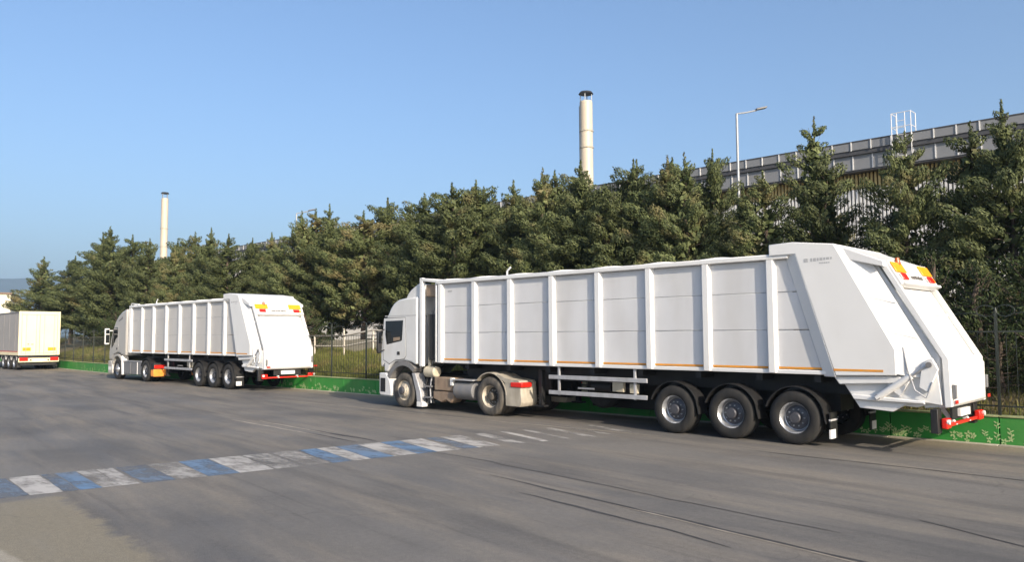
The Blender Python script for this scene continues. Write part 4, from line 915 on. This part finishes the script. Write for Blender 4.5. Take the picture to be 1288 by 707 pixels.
# ------------------------------------------------------------------ trees
def make_tree_mesh(seed, height=8.0, rad=2.0, lift=0.10, nlimb=80, name='tree', tuft=0.40, per=330, leafk=1.0, taper=0.95, core=True):
    q = np.random.default_rng(seed)
    T = MB()
    lean = q.normal(0, 0.02, 2); pts = []
    for i in range(9):
        t = i / 8; pts.append(Vector((lean[0] * t * height + q.normal(0, 0.03) * (i > 0), lean[1] * t * height + q.normal(0, 0.03) * (i > 0), t * height * 0.97 - 0.3 * (i == 0))))
    for i in range(8): T.cyl(pts[i], pts[i + 1], 0.15 * (1 - i / 8.4) + 0.012, 0.15 * (1 - (i + 1) / 8.4) + 0.012, 8, cap=(i == 0))
    def trunk_at(h):
        t = min(max(h / height, 0), 0.999) * 8; i = int(t); return pts[i].lerp(pts[i + 1], t - i)
    ph = q.uniform(0, 6.28, 3)
    def radius(h):
        t = h / height
        base = rad * min(1.0, 1.45 * (1 - t) ** taper + 0.03) * (1 + 0.13 * math.sin(t * 19 + ph[0]) + 0.08 * math.sin(t * 41 + ph[1]))
        return base * (0.70 + 0.30 * min(1, t / 0.18))
    centres = []
    for k in range(nlimb):
        t = lift + (0.975 - lift) * ((k + q.random()) / nlimb) ** 0.92
        h = t * height; az = k * 2.39996 + q.normal(0, 0.55)
        rr = max(0.06, radius(h) * q.uniform(0.62, 1.12))
        rise = q.uniform(0.10, 0.65) * rr * (0.55 + 1.0 * t) + 0.12 * t
        p0 = trunk_at(h); d = Vector((math.cos(az), math.sin(az), 0))
        p2 = p0 + d * rr + Vector((0, 0, rise)); p1 = p0 + d * rr * 0.55 + Vector((0, 0, rise * 0.2))
        T.cyl(p0, p1, 0.04 * (1.1 - t), 0.024 * (1.1 - t), 4, cap=False); T.cyl(p1, p2, 0.024 * (1.1 - t), 0.007, 4, cap=False)
        nt = max(1, int(rr / 0.46)); side = Vector((-d.y, d.x, 0))
        for j in range(nt):
            u = 0.48 + 0.55 * (j + 0.3 + q.random() * 0.7) / nt if nt > 1 else 0.85
            pc = p0.lerp(p1, u / 0.55) if u < 0.55 else p1.lerp(p2, (u - 0.55) / 0.45)
            off = q.normal(0, 0.17 * rr)
            pc = pc + side * off + Vector((0, 0, q.normal(0, 0.05)))
            dd = (d + side * (off / max(rr, 0.3)) * 0.8).normalized()
            centres.append((pc.x, pc.y, pc.z, dd.x, dd.y, rise / max(rr, 0.1), (0.62 + 0.62 * q.random()) * (0.30 + 0.70 * min(1, rr / 1.15))))
    for j in range(7):
        h = height * (0.93 + 0.085 * j / 6); p = trunk_at(min(h, height * 0.97)); centres.append((p.x + q.normal(0, 0.02), p.y + q.normal(0, 0.02), h, q.normal() * 0.3, q.normal() * 0.3, 4.0, 0.30 - 0.03 * j))
    C = np.array(centres)
    cnt = np.maximum(10, (per * (C[:, 6] ** 1.6)).astype(int))
    cc = np.repeat(C, cnt, axis=0); N_ = len(cc)
    out = np.stack([cc[:, 3], cc[:, 4], 0.30 + 0.55 * cc[:, 5]], 1); out /= np.linalg.norm(out, axis=1, keepdims=True) + 1e-9
    rnd = q.normal(size=(N_, 3)); rnd /= np.linalg.norm(rnd, axis=1, keepdims=True)
    size = cc[:, 6] * tuft
    # each clump: an egg stretched along its branch, fuller on top, leaves lying on its skin
    pos = cc[:, :3] + rnd * (size * q.uniform(0.45, 1.0, N_) ** 0.4)[:, None] * np.array([0.85, 0.85, 0.62]) + out * (size * np.sum(rnd * out, 1) * 0.7 + size * q.normal(0, 0.12, N_))[:, None]
    nr = rnd + 0.25 * out + np.array([0, 0, 0.15]) + q.normal(0, 0.22, (N_, 3)); nr /= np.linalg.norm(nr, axis=1, keepdims=True)
    ax = out * 0.9 + q.normal(0, 0.45, (N_, 3)) + np.array([0, 0, 0.3]); ax = ax - nr * (0.7 * np.sum(ax * nr, 1, keepdims=True)); ax /= np.linalg.norm(ax, axis=1, keepdims=True)
    sd_ = np.cross(ax, nr); sd_ /= np.linalg.norm(sd_, axis=1, keepdims=True)
    L_ = (q.uniform(0.08, 0.16, N_) * leafk * (0.75 + 0.35 * cc[:, 6]))[:, None]; Wd = (q.uniform(0.016, 0.031, N_) * leafk)[:, None]
    a = pos - ax * L_ * 0.5; b = pos + sd_ * Wd - ax * L_ * 0.05; c = pos + ax * L_ * 0.6; d = pos - sd_ * Wd - ax * L_ * 0.05
    verts = np.stack([a, b, c, d], 1).reshape(-1, 3)
    if core:      # oversized inner leaves near the stem, added to block light through the crown
        M = 700; hh = lift * height + q.random(M) * (0.90 - lift) * height
        rr_ = np.array([radius(x) for x in hh]) * 0.42 * np.sqrt(q.random(M)); az = q.uniform(0, 6.283, M)
        tp = np.array([tuple(trunk_at(x)) for x in hh]); pc = np.stack([tp[:, 0] + rr_ * np.cos(az), tp[:, 1] + rr_ * np.sin(az), hh], 1)
        u_ = q.normal(size=(M, 3)); u_ /= np.linalg.norm(u_, axis=1, keepdims=True); w_ = np.cross(u_, q.normal(size=(M, 3))); w_ /= np.linalg.norm(w_, axis=1, keepdims=True)
        v2 = np.stack([pc - u_ * 0.16, pc + w_ * 0.10, pc + u_ * 0.16, pc - w_ * 0.10], 1).reshape(-1, 3)
        verts = np.concatenate([verts, v2]); N_ += M
    me = bpy.data.meshes.new(name + '_crown')
    me.vertices.add(len(verts)); me.vertices.foreach_set('co', verts.astype(np.float32).ravel())
    me.loops.add(N_ * 4); me.loops.foreach_set('vertex_index', np.arange(N_ * 4, dtype=np.int32))
    me.polygons.add(N_); me.polygons.foreach_set('loop_start', np.arange(0, N_ * 4, 4, dtype=np.int32)); me.polygons.foreach_set('loop_total', np.full(N_, 4, dtype=np.int32))
    me.update(calc_edges=True); me.validate()
    tm = bpy.data.meshes.new(name + '_trunk'); tm.from_pydata(T.v, [], T.f); tm.materials.append(bark)
    return me, tm
VAR = []
for i, (rd, lf, nl, tp_) in enumerate([(1.85, 0.05, 66, 0.85), (1.7, 0.05, 60, 0.74), (2.1, 0.08, 70, 0.95), (1.55, 0.06, 56, 0.70), (1.95, 0.07, 64, 0.95), (2.15, 0.20, 60, 0.76), (1.8, 0.04, 64, 1.05), (2.0, 0.06, 60, 0.68), (1.9, 0.06, 42, 0.80)]):
    cm, tm = make_tree_mesh(100 + i, 8.0, rd, lf, nl, taper=tp_); cm.materials.append(leaf); VAR.append((cm, tm))
TREES = [(82.8,22.6,9.6),(80.0,24.4,9.6),(69.8,23.2,10.6),(64.7,22.6,10.6),(66.0,24.4,10.3),(60.2,23.2,9.4),(53.7,22.6,8.2),(54.5,24.4,9.4),(49.8,23.2,9.2),(45.7,22.6,8.3),(46.5,24.4,8.3),(41.3,23.2,7.8),(37.7,22.6,8.8),(38.9,24.4,9.3),(35.3,23.2,9.0),(31.8,22.6,8.2),(32.0,24.4,9.0),(28.1,23.2,8.6),(25.1,22.6,8.6),(26.1,24.4,9.1),(22.5,23.2,7.7),(20.3,22.6,8.5),(20.9,24.4,8.8),(18.3,23.2,8.6),(16.9,22.6,7.3),(17.1,24.4,8.6),(15.3,23.2,8.3),(13.7,22.6,8.1),(14.0,24.4,8.5),(12.4,23.2,6.9),(11.1,22.6,7.1),(10.5,24.4,8.9),(9.2,23.2,7.5),(7.2,22.6,7.5),(5.6,23.2,7.7),(4.5,22.6,7.9),(2.9,23.4,8.3),(1.2,22.8,7.6),(-1.0,23.6,8.2),
         (78,26,9.0),(62,26.2,9.6),
         (33.2,26.4,9.0),(30.6,26.8,8.9),(27.4,26.2,9.2),(25.2,26.8,9.3),(23.2,26.4,9.0),(21.6,26.8,9.4),(18.6,26.8,9.3),(16.8,26.4,9.0),(40.2,26.2,9.0),(47.9,26.4,9.0),(72,26.0,9.8)]
names = ['tall', 'slender', 'broad', 'short', 'bushy', 'olive']
q = random.Random(5)
order = sorted(range(len(TREES)), key=lambda i: -TREES[i][0])
WHERE = []
for idx, (s, n, zt) in enumerate(TREES):
    vi = (idx * 5 + (idx // 3)) % 8
    if 24 < s < 33 and n < 24: vi = 5
    if s in (13.7, 12.4, 9.2, 5.6, 2.9): vi = 8
    if s == 10.5: vi = 3
    if s == 7.2: vi = 7
    cm, tm = VAR[vi]
    zb_ = bank_z(s, n) - 0.1
    t = empty('conifer_tree', W(s, n, zb_), q.uniform(0, 6.28)); hs_ = (zt - zb_) / 8.05
    w = q.uniform(0.88, 1.18) * min(1.15, max(0.85, hs_)) * (0.74 if 4 < s < 7 else (0.80 if s < 15 else (1.15 if s > 58 else 1.02))); t.scale = (w, w, hs_)
    o = bpy.data.objects.new('crown', cm); COL.objects.link(o); o.parent = t
    o = bpy.data.objects.new('trunk', tm); COL.objects.link(o); o.parent = t
    WHERE.append((t, s, n, zt))
ordw = ['first', 'second', 'third', 'fourth', 'fifth', 'sixth', 'seventh', 'eighth', 'ninth', 'tenth', 'eleventh', 'twelfth', 'thirteenth', 'fourteenth', 'fifteenth', 'sixteenth', 'seventeenth', 'eighteenth', 'nineteenth', 'twentieth']
# labels: counted from the left along the front or back row
for row, sel in (('front', lambda n: n < 23.8), ('back', lambda n: n >= 23.8)):
    lst = sorted([w for w in WHERE if sel(w[2])], key=lambda w: -w[1])
    nl = len(lst)
    for i, (t, s, n, zt) in enumerate(lst):
        if i < nl / 2: pos = ('leftmost' if i == 0 else ordw[i] + ' from the left')
        else: pos = ('rightmost' if i == nl - 1 else ordw[nl - 1 - i] + ' from the right')
        ht = 'tall' if zt > 8.7 else ('short' if zt < 7.6 else 'olive green')
        tag(t, f'{ht} conifer in the {row} row of trees, {pos}', 'tree', 'conifers lined up behind the fence')

# shrubs and undergrowth along the fence
sv = []
for i in range(3):
    cm, tm = make_tree_mesh(300 + i, 2.4, 1.3, 0.04, 46, 'shrub', 0.30, 110, 0.6, core=False); cm.materials.append(shrubleaf); sv.append((cm, tm))
SH = [(1.0,20.2,1.1),(2.6,19.6,1.25),(3.6,20.3,1.3),(4.8,19.6,1.1),(5.9,20.2,1.2),(7.3,19.8,1.1),(8.8,20.4,1.2),(21.5,21.6,0.9),(23.6,22.0,1.0),(33.8,20.6,1.0),(36,21,1.1),(44,20.8,1.1),(46,20.6,1.2),(48,20.8,1.0),(50,20.6,1.2),(52,21,1.1),(54,20.8,1.2),(56.2,21.2,1.1),(58.5,21.2,1.2),(61,21.6,1.2),(64,22,1.2),(-1.5,20.2,1.2),(0.2,18.9,0.62),(1.4,19.0,0.6),(2.2,18.8,0.66),(3.2,19.0,0.62),(4.2,18.8,0.6),(5.3,19.0,0.66),(6.5,18.9,0.6),(45.0,19.4,0.7),(47,19.5,0.72),(49,19.6,0.7),(51,19.8,0.75),(53,20.0,0.72),(55,20.2,0.75)]
for i, (s, n, k) in enumerate(SH):
    cm, tm = sv[i % 3]; t = empty('shrub', W(s, n, bank_z(s, n) - 0.08), q.uniform(0, 6.28)); t.scale = (k, k, k)
    for nm, me in (('foliage', cm), ('stem', tm)):
        o = bpy.data.objects.new(nm, me); COL.objects.link(o); o.parent = t
    t['group'] = 'shrubs behind the iron fence'; t['category'] = 'shrub'
rs = sorted([c for c in COL.objects if c.name.startswith('shrub') and c.type == 'EMPTY'], key=lambda o: (o.location - Vector((0, 0, 0))).dot(DV))
for i, t in enumerate(rs):
    s = t.location.dot(DV)
    if s < 10: t['label'] = f'dark green shrub behind the fence right of the near truck, {ordw[i]} from the right'
    elif s < 40: t['label'] = f'green shrub on the bank between the two refuse trucks, {ordw[i - sum(1 for r in rs if r.location.dot(DV) < 10)]} from the right'
    else: t['label'] = f'dark green shrub behind the far refuse truck cab, {ordw[i - sum(1 for r in rs if r.location.dot(DV) < 40)]} from the right'

# grass on the bank
def grass(name, spans, count, hgt, label):
    q_ = np.random.default_rng(77); tot = sum(b - a for a, b in spans); vs_ = []
    for a, b in spans:
        k = int(count * (b - a) / tot); S_ = q_.uniform(a, b, k); O_ = 0.22 + q_.random(k) ** 1.4 * 4.2
        for s, o_ in zip(S_, O_):
            n = wall_n(s) + o_; z = bank_z(s, n) - 0.01; h = hgt * q_.uniform(0.4, 1.3); t = q_.uniform(0, 6.28); w = q_.uniform(0.008, 0.018)
            lx, ly = q_.normal(0, 0.35, 2) * h
            vs_ += [(s - w * math.cos(t), -n - w * math.sin(t), z), (s + w * math.cos(t), -n + w * math.sin(t), z), (s + lx, -n + ly, z + h)]
    me = bpy.data.meshes.new(name); me.from_pydata(vs_, [], [(i, i + 1, i + 2) for i in range(0, len(vs_), 3)]); me.materials.append(grassmat)
    o = road_frame(bpy.data.objects.new(name, me)); COL.objects.link(o); tag(o, label, 'grass', kind='stuff')
grass('grass', [(-2, 9), (20, 36), (20, 36), (42, 68)], 70000, 0.20, 'rough dry green grass on the bank behind the wall')

# ------------------------------------------------------------------ the air: thin haze that turns the far hills blue
hm = bpy.data.materials.new('haze_air'); hm.use_nodes = True
hn = hm.node_tree; hn.nodes.remove(hn.nodes['Principled BSDF'])
pv = hn.nodes.new('ShaderNodeVolumePrincipled'); pv.inputs['Color'].default_value = (0.52, 0.74, 1.0, 1); pv.inputs['Density'].default_value = 0.00026; pv.inputs['Anisotropy'].default_value = 0.1
hn.links.new(pv.outputs[0], hn.nodes['Material Output'].inputs['Volume'])
hz = MB().box(-4300, 4300, -4300, 4300, -1.3, 275).build('haze', hm); tag(hz, kind='stuff')
